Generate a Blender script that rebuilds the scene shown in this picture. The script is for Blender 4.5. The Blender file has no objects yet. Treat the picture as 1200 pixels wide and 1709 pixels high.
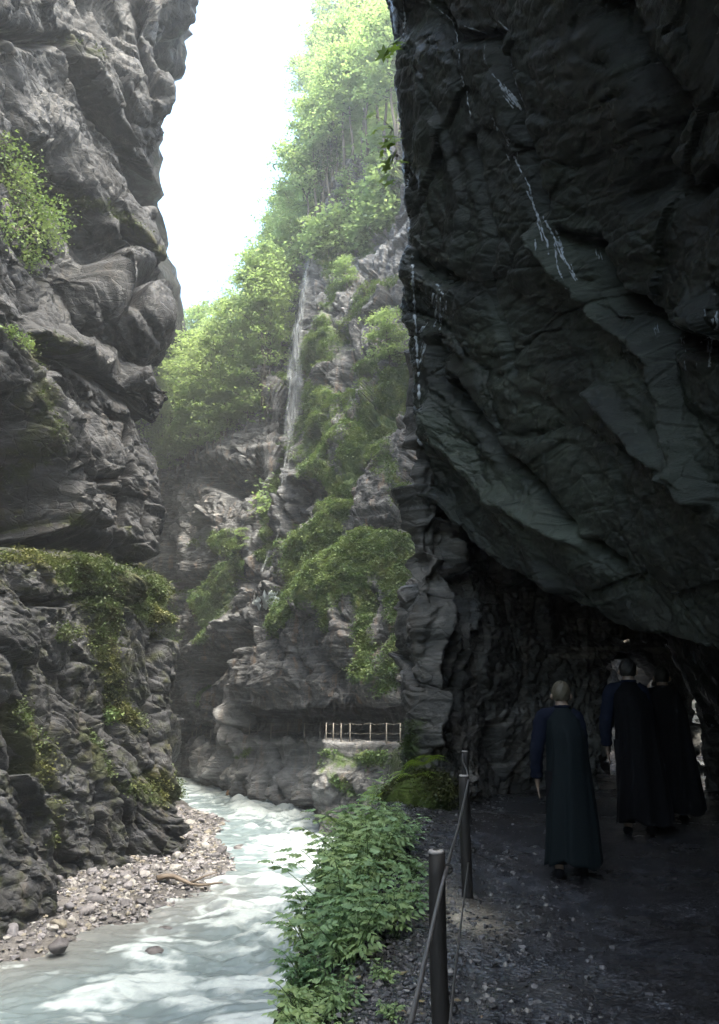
EXPO = 2.88
HAZE = 0.0012
import bpy, math, random
import numpy as np
from mathutils import Vector
rng = np.random.default_rng(7); random.seed(7)
SC = bpy.context.scene; COL = SC.collection
R = math.radians
# ------------------------------------------------------------- camera maths
FPX, CX, CY = 1330.0, 600.0, 854.5
PIT = R(13.1); EYE = 1.55
cp, sp = math.cos(PIT), math.sin(PIT)
def P(px, py, D):
    a = (px-CX)/FPX; b = (CY-py)/FPX
    dy = cp - b*sp; dz = sp + b*cp
    s = D/dy
    return (a*s, D, EYE+dz*s)
def G(px, D, z):
    zc = D*cp + (z-EYE)*sp
    return ((px-CX)/FPX*zc, D, z)
def WP(px, py, z):                      # on a level plane
    b = (CY-py)/FPX
    dy = cp-b*sp; dz = sp+b*cp
    return P(px, py, (z-EYE)/dz*dy)
def proj(Q):
    x, y, z = Q[..., 0], Q[..., 1], Q[..., 2]-EYE
    zc = y*cp+z*sp; zc = np.where(zc < .3, .3, zc)
    up = -y*sp+z*cp
    return CX+FPX*x/zc, CY-FPX*up/zc
def pyof(D, z):
    return float(proj(np.array([0., D, z]))[1])
# ------------------------------------------------------------- noise
_r = np.random.default_rng(3)
PERM = _r.permutation(256).astype(np.int32)
GR = _r.normal(size=(256, 3)).astype(np.float32); GR /= np.linalg.norm(GR, axis=1)[:, None]
RND = _r.random((256, 4)).astype(np.float32)
def _h(ix, iy, iz):
    return PERM[(PERM[(PERM[ix & 255]+iy) & 255]+iz) & 255]
def noise(p, s=0.):
    p = np.asarray(p, np.float32)+np.float32(s*17.31)
    i = np.floor(p).astype(np.int32); f = p-i
    u = f*f*f*(f*(f*6-15)+10)
    out = 0
    for dx in (0, 1):
        wx = u[:, 0] if dx else 1-u[:, 0]
        for dy in (0, 1):
            wy = wx*(u[:, 1] if dy else 1-u[:, 1])
            for dz in (0, 1):
                g = GR[_h(i[:, 0]+dx, i[:, 1]+dy, i[:, 2]+dz)]
                d = g[:, 0]*(f[:, 0]-dx)+g[:, 1]*(f[:, 1]-dy)+g[:, 2]*(f[:, 2]-dz)
                out = out+wy*(u[:, 2] if dz else 1-u[:, 2])*d
    return out*1.5
def fbm(p, n=4, s=0., gain=.5):
    a, o = 1., 0
    for k in range(n):
        o = o+a*noise(p*(2.03**k), s+k*3.1); a *= gain
    return o
def ridged(p, n=4, s=0.):
    a, o = 1., 0
    for k in range(n):
        o = o+a*(1-2*np.abs(noise(p*(2.03**k), s+k*2.3))); a *= .5
    return o*.5
def cell(p, s=0., facet=False):
    p = np.asarray(p, np.float32)+np.float32(s*11.7)
    i = np.floor(p).astype(np.int32)
    F1 = np.full(len(p), 9., np.float32); F2 = F1.copy(); I = np.zeros(len(p), np.float32); T = I.copy()
    for dx in (-1, 0, 1):
        for dy in (-1, 0, 1):
            for dz in (-1, 0, 1):
                c = i+np.array([dx, dy, dz], np.int32)
                r = RND[_h(c[:, 0], c[:, 1], c[:, 2])]
                v = c+r[:, :3]-p; d = (v**2).sum(1)
                m = d < F1
                F2 = np.where(m, F1, np.minimum(F2, d)); I = np.where(m, r[:, 3], I); F1 = np.where(m, d, F1)
                if facet: T = np.where(m, (v*(r[:, [2, 0, 1]]-.5)).sum(1)*2, T)
    if facet: return np.sqrt(F1), np.sqrt(F2), I, T
    return np.sqrt(F1), np.sqrt(F2), I
def sstep(a, b, x):
    t = np.clip((x-a)/(b-a), 0, 1); return t*t*(3-2*t)
# ------------------------------------------------------------- pixel features
def dline(X, Y, pts):
    d = np.full(X.shape, 1e9)
    for (x0, y0), (x1, y1) in zip(pts[:-1], pts[1:]):
        vx, vy = x1-x0, y1-y0; L = vx*vx+vy*vy+1e-9
        t = np.clip(((X-x0)*vx+(Y-y0)*vy)/L, 0, 1)
        d = np.minimum(d, np.hypot(X-x0-t*vx, Y-y0-t*vy))
    return d
def inpoly(X, Y, pts):
    c = np.zeros(X.shape, bool); n = len(pts)
    for k in range(n):
        x0, y0 = pts[k]; x1, y1 = pts[(k+1) % n]
        m = ((y0 > Y) != (y1 > Y)) & (X < (x1-x0)*(Y-y0)/(y1-y0+1e-9)+x0)
        c ^= m
    return c
def field(X, Y, feats):
    o = np.zeros(X.shape)
    for f in feats:
        if f[0] == 'l':
            _, pts, w, a = f; d = dline(X, Y, pts); o += a*np.exp(-(d/w)**2)
        else:
            _, pts, w, a = f
            d = dline(X, Y, pts+[pts[0]]); ins = inpoly(X, Y, pts)
            sd = np.where(ins, d, -d); o += a*sstep(-w, w, sd)
    return o
# ------------------------------------------------------------- surface nets
def catmull(A, cnt, axis):
    A = np.moveaxis(A, axis, 0); n = len(A)
    out = []
    for k in range(n-1):
        p0 = A[k-1] if k > 0 else 2*A[0]-A[1]; p1 = A[k]; p2 = A[k+1]
        p3 = A[k+2] if k+2 < n else 2*A[-1]-A[-2]
        c = cnt[k]
        for j in range(c+(k == n-2)):
            t = j/c
            m1 = (p2-p0)*.38; m2 = (p3-p1)*.38
            # limit tangents so that unequal steps do not overshoot
            L = np.linalg.norm(p2-p1, axis=-1, keepdims=True)
            for m in (m1, m2):
                q = np.linalg.norm(m, axis=-1, keepdims=True)+1e-9
                m *= np.minimum(1, 1.0*L/q)
            t2, t3 = t*t, t*t*t
            out.append((2*t3-3*t2+1)*p1+(t3-2*t2+t)*m1+(-2*t3+3*t2)*p2+(t3-t2)*m2)
    return np.moveaxis(np.array(out), 0, axis)
def gnormal(S):
    du = np.gradient(S, axis=0); dv = np.gradient(S, axis=1)
    N = np.cross(du, dv); N /= np.linalg.norm(N, axis=-1, keepdims=True)+1e-9
    return N
def mesh_np(name, V, F, attrs=None, smooth=True, mat=None, parent=None, fattrs=None):
    me = bpy.data.meshes.new(name)
    V = np.asarray(V, np.float32); F = np.asarray(F, np.int32); k = F.shape[1]
    me.vertices.add(len(V)); me.vertices.foreach_set('co', V.ravel())
    me.loops.add(F.size); me.loops.foreach_set('vertex_index', F.ravel())
    me.polygons.add(len(F)); me.polygons.foreach_set('loop_start', np.arange(0, F.size, k, dtype=np.int32))
    me.polygons.foreach_set('use_smooth', np.full(len(F), smooth))
    for n_, a in (attrs or {}).items():
        at = me.attributes.new(n_, 'FLOAT', 'POINT'); at.data.foreach_set('value', np.asarray(a, np.float32).ravel())
    for n_, a in (fattrs or {}).items():
        at = me.attributes.new(n_, 'FLOAT', 'FACE'); at.data.foreach_set('value', np.asarray(a, np.float32).ravel())
    me.update(calc_edges=True)
    o = bpy.data.objects.new(name, me); COL.objects.link(o)
    if mat: me.materials.append(mat)
    if parent: o.parent = parent
    return o
def gridfaces(nu, nv):
    i = np.arange(nu*nv, dtype=np.int32).reshape(nu, nv)
    return np.stack([i[:-1, :-1], i[1:, :-1], i[1:, 1:], i[:-1, 1:]], -1).reshape(-1, 4)
def tag(o, label=None, cat=None, group=None, kind=None):
    if label: o['label'] = label
    if cat: o['category'] = cat
    if group: o['group'] = group
    if kind: o['kind'] = kind
    return o
def rockdisp(Pn, bed, s=1., a=(1, 1, 1, 1, 1), seed=0., crack=1.):
    """multi-scale limestone relief in metres"""
    bed = np.array(bed, np.float32); bed /= np.linalg.norm(bed)
    w = np.stack([noise(Pn/(4*s), seed+k) for k in (1, 2, 3)], 1)
    q = (Pn+w*.75*s).astype(np.float32)
    d = a[0]*.9*s*fbm(Pn/(7*s), 3, seed)
    for L, A in ((2.6*s, .42*s), (.8*s, .13*s)):
        t = (q@bed)/L+.35*noise(Pn/(5*s), seed+9)
        k = np.floor(t).astype(np.int64); fr = t-k
        kk = (k*7+int(seed*5)) & 255
        h0 = RND[kk, 0]; h1 = RND[(kk+7) & 255, 0]
        pr = h0+(h1-h0)*sstep(.72, 1., fr)
        d = d+a[1]*A*(pr*2-1)-a[1]*crack*.35*A*np.exp(-((np.minimum(fr, 1-fr))/.07)**2)
    # blocks stretched along the bedding
    t1 = np.cross(bed, [0, .3, 1.]); t1 /= np.linalg.norm(t1); t2 = np.cross(bed, t1)
    Q = np.stack([q@bed*1.6, q@t1.astype(np.float32), q@t2.astype(np.float32)*.7], 1)
    F1, F2, I, T = cell(Q/(2.3*s), seed, True)
    d = d+a[2]*s*(.40*(I-.5)+.75*T-.22*crack*np.exp(-((F2-F1)/.06)**2))
    F1, F2, I, T = cell(Q/(.75*s), seed+4, True)
    d = d+a[2]*s*(.12*(I-.5)+.26*T-.07*crack*np.exp(-((F2-F1)/.09)**2))
    F1, F2, I, T = cell(Q/(.27*s), seed+5, True)
    d = d+a[2]*s*(.03*(I-.5)+.09*T)
    d = d+a[3]*.16*s*ridged(Q/(1.3*s), 4, seed+6)
    d = d+a[4]*.05*s*fbm(Q/(.22*s), 3, seed+8)
    return d
def sheet(name, net, cu, cv, mat, bed, s, a, seed, feats=(), moss=(), damp=None, keep=None, flip=False, label=None, cat=None, crack=1., extra=None, pale=()):
    S = catmull(catmull(np.array(net, float), cu, 0), cv, 1)
    nu, nv = S.shape[:2]
    N = gnormal(S)
    if flip: N = -N
    V0 = S.reshape(-1, 3).astype(np.float32)
    px, py = proj(V0)
    wob = noise(V0/2.2, 31)*9+noise(V0/.7, 33)*4
    wob2 = noise(V0/2.2+40, 31)*9+noise(V0/.7+40, 33)*4
    d = rockdisp(V0, bed, s, a, seed, crack)
    if damp is not None: d = d*damp(V0, px, py)
    d = d+field(px+wob, py+wob2, feats)
    V = V0+N.reshape(-1, 3)*d[:, None]
    if extra: V = extra(V, V0)
    F = gridfaces(nu, nv)
    if flip: F = F[:, ::-1]
    if keep is not None:
        c = V0[F].mean(1); F = F[keep(c)]
    ms = field(px+wob*1.3, py+wob2*1.3, moss) if moss else np.zeros(len(V))
    pl = field(px+wob, py+wob2, pale) if pale else np.zeros(len(V))
    VN = gnormal(V.reshape(nu, nv, 3)).reshape(-1, 3)
    if flip: VN = -VN
    o = mesh_np(name, V, F, {'moss': ms, 'pale': pl}, True, mat)
    tag(o, label, cat, kind='structure')
    return dict(o=o, V=V, N=VN, moss=ms, px=px, py=py, F=F, nu=nu, nv=nv)
# ------------------------------------------------------------- materials
class NT:
    def __init__(s, name):
        s.m = bpy.data.materials.new(name); s.m.use_nodes = True; s.t = s.m.node_tree; s.t.nodes.clear()
        s.out = s.t.nodes.new('ShaderNodeOutputMaterial')
    def n(s, ty, **kw):
        o = s.t.nodes.new('ShaderNode'+ty)
        for k, v in kw.items():
            if k.startswith('i_'):
                key = k[2:]; key = int(key) if key.isdigit() else key.replace('_', ' ')
                s.link_or(o.inputs[key], v)
            else: setattr(o, k, v)
        return o
    def link_or(s, inp, v):
        if isinstance(v, bpy.types.NodeSocket): s.t.links.new(v, inp)
        elif isinstance(v, bpy.types.Node): s.t.links.new(v.outputs[0], inp)
        else:
            if isinstance(v, (int, float)) and inp.type == 'RGBA': v = (v, v, v, 1)
            if isinstance(v, tuple) and len(v) == 3 and inp.type == 'RGBA': v = v+(1,)
            inp.default_value = v
    def math(s, op, a, b=0., clamp=False):
        o = s.n('Math', operation=op, use_clamp=clamp); s.link_or(o.inputs[0], a); s.link_or(o.inputs[1], b); return o.outputs[0]
    def mix(s, f, a, b, blend='MIX'):
        o = s.n('Mix', data_type='RGBA', blend_type=blend)
        s.link_or(o.inputs[0], f); s.link_or(o.inputs[6], a); s.link_or(o.inputs[7], b); return o.outputs[2]
    def ramp(s, f, pts, interp='LINEAR'):
        o = s.n('ValToRGB'); o.color_ramp.interpolation = interp; e = o.color_ramp.elements
        while len(e) < len(pts): e.new(.5)
        for k, (p_, c) in enumerate(pts):
            e[k].position = p_; e[k].color = (c, c, c, 1) if isinstance(c, (int, float)) else c+(1,)
        s.link_or(o.inputs[0], f); return o.outputs[0]
    def coord(s, scale=(1, 1, 1), rot=(0, 0, 0)):
        g = s.n('NewGeometry'); m = s.n('Mapping'); s.t.links.new(g.outputs['Position'], m.inputs[0])
        m.inputs['Scale'].default_value = scale; m.inputs['Rotation'].default_value = rot; return m.outputs[0]
    def noise(s, v, sc, det=4., rough=.6, dist=0.):
        return s.n('TexNoise', i_Vector=v, i_Scale=sc, i_Detail=det, i_Roughness=rough, i_Distortion=dist).outputs[0]
    def attr(s, name):
        return s.n('Attribute', attribute_name=name).outputs['Fac']
    def bsdf(s, **kw):
        b = s.n('BsdfPrincipled', **kw); s.t.links.new(b.outputs[0], s.out.inputs[0]); return b
def m_rock(name, dark, mid, light, rot=(0, 0, 0), streak=(.35, .28, .18), moss=(.06, .10, .022), rough=.75, wet=.3, tint=.25, bs=1.):
    t = NT(name); c = t.coord(); cb = t.coord((1, 1, 2.2), rot); cv = t.coord((2.2, 2.2, .28))
    big = t.noise(c, .22, 5, .6); med = t.noise(cb, .9, 6, .65, .1); fin = t.noise(c, 5.5, 6, .7)
    col = t.ramp(med, [(.3, dark), (.5, mid), (.72, light)])
    col = t.mix(t.ramp(big, [(.42, 0.), (.62, .55)]), col, tuple(v*.55 for v in mid))
    st = t.ramp(t.noise(cv, .8, 4, .6), [(.56, 0.), (.72, tint)])
    col = t.mix(st, col, streak)
    pale = t.ramp(t.noise(t.coord((1.6, 1.6, .5)), 1.3, 5, .7), [(.62, 0.), (.75, .38)])
    col = t.mix(pale, col, tuple(min(.5, v*1.7) for v in light))
    col = t.mix(.75, col, t.ramp(fin, [(.28, .35), (.5, .95), (.75, 1.35)]), 'MULTIPLY')
    vein = t.noise(t.coord((.35, .35, 5.), rot), .9, 7, .7, .15)
    col = t.mix(t.ramp(vein, [(.52, 0.), (.60, .5), (.64, 0.)]), col, tuple(v*.4 for v in dark))
    col = t.mix(t.ramp(vein, [(.36, .55), (.44, 0.)]), col, tuple(v*1.25 for v in light))
    col = t.mix(t.math('MULTIPLY', t.attr('pale'), t.ramp(t.noise(cb, 1.1, 6, .7), [(.3, .35), (.6, 1.)]), True), col, tuple(min(.6, v*2.1) for v in light))
    at = t.attr('moss')
    g = t.math('ADD', at, t.math('MULTIPLY', t.math('SUBTRACT', t.noise(c, 1.7, 6, .7), .5), 1.9))
    mf = t.ramp(g, [(.3, 0.), (.6, 1.)])
    mf = t.math('MULTIPLY', mf, t.math('MULTIPLY', at, 3., True))
    mc = t.mix(t.noise(c, 3.3, 4), tuple(v*.45 for v in moss), moss)
    mc = t.mix(t.ramp(t.noise(c, .8, 3), [(.5, 0.), (.7, .7)]), mc, (moss[0]*1.7, moss[1]*1.25, moss[2]*.9))
    col = t.mix(mf, col, mc)
    wf = t.ramp(t.noise(c, .5, 5, .65), [(.45, rough), (.6, wet)])
    rf = t.mix(mf, wf, .95)
    b1 = t.n('Bump', i_Strength=.9, i_Distance=.10*bs, i_Height=t.noise(cb, 2.6, 8, .72))
    b2 = t.n('Bump', i_Strength=.8, i_Distance=.035*bs, i_Height=t.noise(c, 11., 6, .75), i_Normal=b1)
    vo = t.n('TexVoronoi', feature='DISTANCE_TO_EDGE', i_Vector=t.coord((1, 1, 1.8), rot), i_Scale=1.6)
    b3 = t.n('Bump', i_Strength=.5, i_Distance=.05*bs, i_Height=t.ramp(vo, [(0., 0.), (.06, 1.)]), i_Normal=b2)
    b = t.bsdf(i_Base_Color=col, i_Roughness=rf, i_Normal=b3); b.inputs['Specular IOR Level'].default_value = .45
    return t.m
def m_leaf(name, c1, c2, c3, trans=.4, sc=.35):
    t = NT(name); tn = t.math('ADD', t.math('MULTIPLY', t.attr('tint'), .55), t.math('MULTIPLY', t.n('ObjectInfo').outputs['Random'], .45)); c = t.coord()
    col = t.mix(tn, c1, c2); col = t.mix(t.ramp(t.noise(c, sc, 3), [(.45, 0.), (.65, .8)]), col, c3)
    b = t.n('BsdfPrincipled', i_Base_Color=col, i_Roughness=.5); b.inputs['Specular IOR Level'].default_value = .35
    tr = t.n('BsdfTranslucent', i_Color=t.mix(.5, col, (c2[0]*1.5, c2[1]*1.5, c2[2]*.6)))
    mx = t.n('MixShader', i_0=trans); t.t.links.new(b.outputs[0], mx.inputs[1]); t.t.links.new(tr.outputs[0], mx.inputs[2])
    t.t.links.new(mx.outputs[0], t.out.inputs[0]); return t.m
def m_simple(name, col, rough=.6, spec=.5, var=.3, sc=8., bump=.01, metal=0., c2=None):
    t = NT(name); tc = t.n('TexCoord').outputs['Object']
    n = t.noise(tc, sc, 6, .65)
    cc = t.mix(n, tuple(v*(1-var) for v in col), c2 or tuple(min(1, v*(1+var)) for v in col))
    bp = t.n('Bump', i_Strength=.7, i_Distance=bump, i_Height=t.noise(tc, sc*3, 6, .7))
    b = t.bsdf(i_Base_Color=cc, i_Roughness=rough, i_Normal=bp, i_Metallic=metal); b.inputs['Specular IOR Level'].default_value = spec
    return t.m
# ============================================================= SETTING
ROCK_L = m_rock('gorge_limestone', (.008, .0083, .0095), (.0235, .024, .0275), (.052, .053, .060), (R(-45), 0, 0), (.11, .08, .05), moss=(.034, .040, .015), rough=.8, wet=.38)  # moss tone kept dark to carry the lower block's painted shade
ROCK_M = m_rock('pale_limestone', (.028, .029, .031), (.108, .109, .113), (.275, .27, .268), (0, R(45), 0), (.33, .19, .09), moss=(.12, .175, .065), rough=.85, wet=.45, tint=.45, bs=1.5)
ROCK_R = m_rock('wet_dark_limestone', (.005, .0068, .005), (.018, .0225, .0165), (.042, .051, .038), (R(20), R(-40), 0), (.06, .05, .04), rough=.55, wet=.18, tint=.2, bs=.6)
ROCK_P = m_rock('flaky_dark_limestone', (.02, .02, .019), (.06, .058, .052), (.17, .155, .14), (0, R(80), 0), (.13, .09, .055), rough=.6, wet=.25, tint=.3, bs=.6)
# ---- left wall
SIL = [(-700, 420), (-300, 372), (0, 333), (70, 318), (125, 303), (180, 298), (225, 272), (290, 260), (350, 264), (395, 272), (450, 272), (500, 294), (540, 297), (585, 283), (640, 268), (700, 262), (760, 262), (820, 268), (890, 272), (930, 268), (950, 278), (1000, 283), (1080, 285), (1150, 292), (1240, 298), (1310, 308), (1370, 318), (1410, 316), (1440, 300), (1480, 292), (1700, 290)]
SILC = [3, -69, -85, -197, 84, -45, -85, -30, 32, -131, -45, -45, -115, 32, -35, -17, -30, -25, -11, -50, -62, -29, -107, 10, -97, -93, -57]  #SILC
YS = [0, 40, 80, 125, 180, 225, 290, 350, 395, 450, 500, 540, 585, 640, 700, 760, 820, 890, 930, 1000, 1080, 1150, 1240, 1310, 1370, 1410, 1440]
sy, sx0 = zip(*SIL)
sx = [a+float(np.interp(b, YS, SILC)) for a, b in zip(sx0, sy)]
sy2 = sorted(set(list(sy)+YS)); sx2 = [float(np.interp(b, sy, sx0))+float(np.interp(b, YS, SILC)) for b in sy2]; sy, sx = sy2, sx2
LZ = [-6.5, -5.2, -4.4, -3, -1, 1, 3, 4.6, 5.8, 6.9, 7.5, 8.6, 10, 11.5, 13.2, 15, 17, 19, 21.5, 24, 27, 30.5, 34.5, 39, 46]
cols = [(None, (-17, -14)), (None, (-13.2, -2)), (None, (-12.4, 9)), (-420, 18.2), (-160, 21.6), (0, 24.4), (75, 27.2), (150, 29.8), (225, 32), (None, 33.6), (-1, 35.5), (-2, 40), (-3, 55), (-4, 75), (-5, 95)]
net = []
for c, D in cols:
    row = []
    for z in LZ:
        if isinstance(D, tuple): row.append((D[0], D[1], z)); continue
        if c is not None and c > -1000 and (c >= 0 or c < -50):
            back = .05*max(0, z-8)
            px = c
            if c > 0: # compress columns to follow the edge
                s = np.interp(pyof(33.6, z), sy, sx); px = c*s/300.
            row.append(G(px, D+.02*z, z)); continue
        s = float(np.interp(pyof(33.6, z), sy, sx))
        base = G(s, 33.6, z)
        off = {None: (0, 0), -1: (-.5, 1.9), -2: (-3.2, 5.5), -3: (-9, 21), -4: (-13, 42), -5: (-15, 62)}[c]
        row.append((base[0]+off[0], base[1]+off[1], z))
    net.append(row)
featL = [
 ('p', [(-60, 935), (60, 930), (180, 945), (300, 975), (330, 1200), (330, 1500), (-60, 1700)], 22, .75),     # lower block stands proud
 ('l', [(-80, 905), (0, 893), (60, 900), (130, 908), (200, 925), (262, 945)], 13, -3.60),      # long slit
 ('p', [(-60, 640), (15, 660), (50, 760), (90, 870), (60, 905), (-60, 905)], 14, -3.90),       # dark hollow
 ('l', [(45, 620), (70, 720), (110, 860)], 14, .8),
 ('l', [(115, 110), (150, 190), (190, 250), (235, 340)], 9, -2.25),
 ('l', [(130, 100), (170, 180), (205, 240), (250, 330)], 13, .9),
 ('l', [(90, 280), (130, 350), (150, 420), (120, 480)], 32, -2.55),
 ('p', [(150, 370), (230, 380), (290, 470), (290, 560), (255, 640), (150, 580), (120, 480)], 14, .9),
 ('l', [(200, 390), (235, 460), (215, 500)], 11, -1.80),
 ('l', [(30, 575), (110, 600), (180, 640), (250, 690)], 10, -1.50),
 ('l', [(40, 560), (100, 585), (180, 610)], 14, .8),
 ('l', [(235, 690), (247, 730)], 10, -2.40),
 ('l', [(100, 690), (160, 800), (200, 790), (215, 700), (180, 690)], 5, -1.20),
 ('l', [(190, 800), (200, 880)], 4, -0.75), ('l', [(235, 820), (245, 900)], 4, -0.75),
 ('l', [(0, 40), (50, 70), (100, 60)], 9, -1.50), ('l', [(150, 0), (165, 60), (200, 130), (215, 200)], 8, -1.65),
 ('l', [(230, 0), (240, 80), (262, 160)], 8, -1.35), ('l', [(60, 0), (110, 60), (130, 120)], 9, .8),
 ('l', [(20, 1010), (110, 1000), (150, 1010)], 6, -1.20), ('l', [(70, 1160), (120, 1250), (180, 1440)], 6, -1.05),
 ('l', [(-20, 1120), (40, 1330), (85, 1440)], 9, -1.50), ('l', [(235, 1050), (220, 1180), (240, 1250)], 6, -0.90),
 ('l', [(160, 1150), (170, 1250)], 9, -0.90), ('l', [(255, 1320), (285, 1410)], 16, .5),
 ('l', [(180, 1460), (260, 1440), (310, 1440)], 9, -1.05)]
moss_shadeL = [('p', [(-60, 930), (250, 960), (300, 1100), (290, 1420), (-60, 1600)], 20, .30), ('l', [(10, 930), (80, 935), (160, 950), (240, 975)], 20, .55), ('l', [(90, 960), (150, 1000), (250, 1010)], 30, .45), ('l', [(120, 1020), (135, 1080), (165, 1170)], 16, .45), ('l', [(230, 1040), (262, 1060)], 16, .5),  # first patch: moss speckle plus gorge shade painted in as dark olive
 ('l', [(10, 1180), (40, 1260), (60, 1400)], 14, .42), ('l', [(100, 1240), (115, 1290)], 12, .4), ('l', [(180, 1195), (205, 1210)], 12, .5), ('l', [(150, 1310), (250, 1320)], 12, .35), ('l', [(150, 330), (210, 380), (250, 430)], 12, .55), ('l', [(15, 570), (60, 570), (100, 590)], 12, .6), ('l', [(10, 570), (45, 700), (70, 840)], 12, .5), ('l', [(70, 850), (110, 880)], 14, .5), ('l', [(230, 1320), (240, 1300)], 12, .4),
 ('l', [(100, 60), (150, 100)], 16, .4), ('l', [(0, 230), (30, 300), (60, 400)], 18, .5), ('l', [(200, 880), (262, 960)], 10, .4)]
cu = [3, 8, 16, 30, 60, 75, 85, 90, 70, 40, 20, 14, 10, 8]
cv = [14, 30, 40, 50, 50, 50, 40, 40, 36, 24, 34, 36, 36, 38, 38, 40, 40, 46, 46, 50, 50, 40, 20, 14]
L_ = sheet('left_gorge_wall', net, cu, cv, ROCK_L, (.25, .62, .72), 1.1, (.8, .95, .72, .8, 1.2), 1., featL, moss_shadeL,
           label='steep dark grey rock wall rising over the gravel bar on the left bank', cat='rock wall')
# ---- middle wall with the far gallery path
#   px, D of path edge, z path, recess depth, py lip, D just above lip, [(py, D)...], top py, hill scale
MC = [
 (150, 96, -3, .5, 1200, 96, [(1100, 97), (700, 100)], 800, .5),
 (205, 88, -3, .5, 1200, 88, [(1100, 89), (700, 92)], 800, .5),
 (255, 80, -3, .5, 1200, 80, [(1100, 81), (900, 83), (700, 85)], 795, .5),
 (288, 75, -2.6, .6, 1210, 75, [(1100, 76), (900, 78), (700, 82)], 775, .5),
 (312, 71, -2.3, 1., 1212, 70, [(1100, 70), (900, 74), (700, 80)], 768, .5),
 (330, 68, -2.1, 3., 1208, 66, [(1100, 66), (900, 71), (700, 78)], 757, .5),
 (352, 64, -2.0, 2.5, 1212, 63, [(1100, 63.5), (900, 68), (700, 76)], 735, .5),
 (372, 60, -1.6, .5, 1225, 60, [(1100, 61), (900, 66), (700, 74)], 720, .5),
 (398, 57.5, -1.25, 2., 1182, 57.2, [(1100, 58), (1000, 61), (900, 64), (700, 73)], 706, .5),
 (420, 56, -1.1, 5.5, 1178, 54, [(1100, 54), (1000, 59), (900, 62), (700, 71)], 700, .5),
 (447, 54.5, -1.05, 6.5, 1178, 52, [(1100, 51.5), (1000, 57), (900, 61), (800, 64), (690, 68.5)], 690, .5),
 (475, 53.2, -1.0, 7.5, 1180, 50, [(1100, 49.5), (1000, 53), (900, 58), (800, 64), (700, 68), (500, 70)], 500, .7),
 (500, 51.5, -.95, 8, 1179, 48, [(1100, 48), (1000, 50), (900, 55), (800, 61), (700, 66.5), (500, 68)], 455, .8),
 (522, 49.8, -.9, 8., 1178, 46.6, [(1100, 46.3), (1000, 48.5), (900, 52), (800, 56), (700, 61), (600, 63), (400, 66)], 372, .9),
 (541, 48.5, -.85, 8., 1178, 45.8, [(1100, 45), (1000, 46.2), (900, 50.5), (800, 53), (700, 56), (600, 60), (400, 65)], 345, 1.),
 (542, 41.8, -.66, 14., 1178, 45.4, [(1100, 44.6), (1000, 45.8), (900, 50.2), (800, 52.5), (700, 55.5), (600, 59.6), (400, 64.5)], 340, 1.),
 (575, 41.2, -.66, 12., 1176, 44, [(1100, 43), (1000, 44), (900, 48.6), (800, 51), (700, 54), (600, 57.5), (400, 63)], 268, 1.),
 (610, 40.6, -.64, 11., 1174, 43, [(1100, 42), (1000, 43), (900, 47.4), (800, 50), (700, 53), (600, 56), (400, 61)], 262, 1.),
 (645, 39.6, -.6, 10., 1172, 41.5, [(1100, 41), (1000, 42), (900, 46), (800, 48.5), (700, 51.5), (600, 54.5), (400, 59)], 250, 1.),
 (690, 38.4, -.56, 4., 1180, 40, [(1100, 39.6), (1000, 41), (900, 44), (800, 47), (700, 50), (600, 53), (400, 57)], 240, 1.),
 (760, 35.5, -.5, 4., 1180, 37, [(1100, 37), (900, 41), (700, 46), (400, 53)], 240, 1.),
]
net = []
for px, De, zp, rec, pl, Du, dc, top, hs in MC:
    Du = max(Du, De+.2) if rec < 1 else Du
    q = [G(px, De-1.0, -7), G(px, De-.5, -4.8), G(px, De-.15, -2.9), G(px, De-.03, zp-.4), G(px, De, zp-.02), G(px, De+.35, zp), G(px, De+rec, zp+.03), G(px, De+rec+.2, zp+.9)]
    L = P(px, pl, Du); q += [G(px, De+rec*.75, L[2]+.35), L]
    ys = [1100, 1000, 900, 800, 700, 600, 400]
    n = 14
    pys, Ds = zip(*sorted([(pl-8, Du+.1)]+dc+([] if dc[-1][0] <= top else [(top, dc[-1][1]+1)])))
    for k in range(1, n+1):
        y = pl+(top-pl)*k/n
        q.append(P(px, y, float(np.interp(y, pys, Ds))))
    Dt = float(np.interp(top, pys, Ds))
    for dD, dy in ((3, 14), (8, 45), (15, 90), (24, 140), (36, 190)):
        q.append(P(px, top-dy*hs, Dt+dD))
    e = q[-1]; q.append((e[0], e[1]+40, e[2]-6))
    net.append(q)
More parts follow.
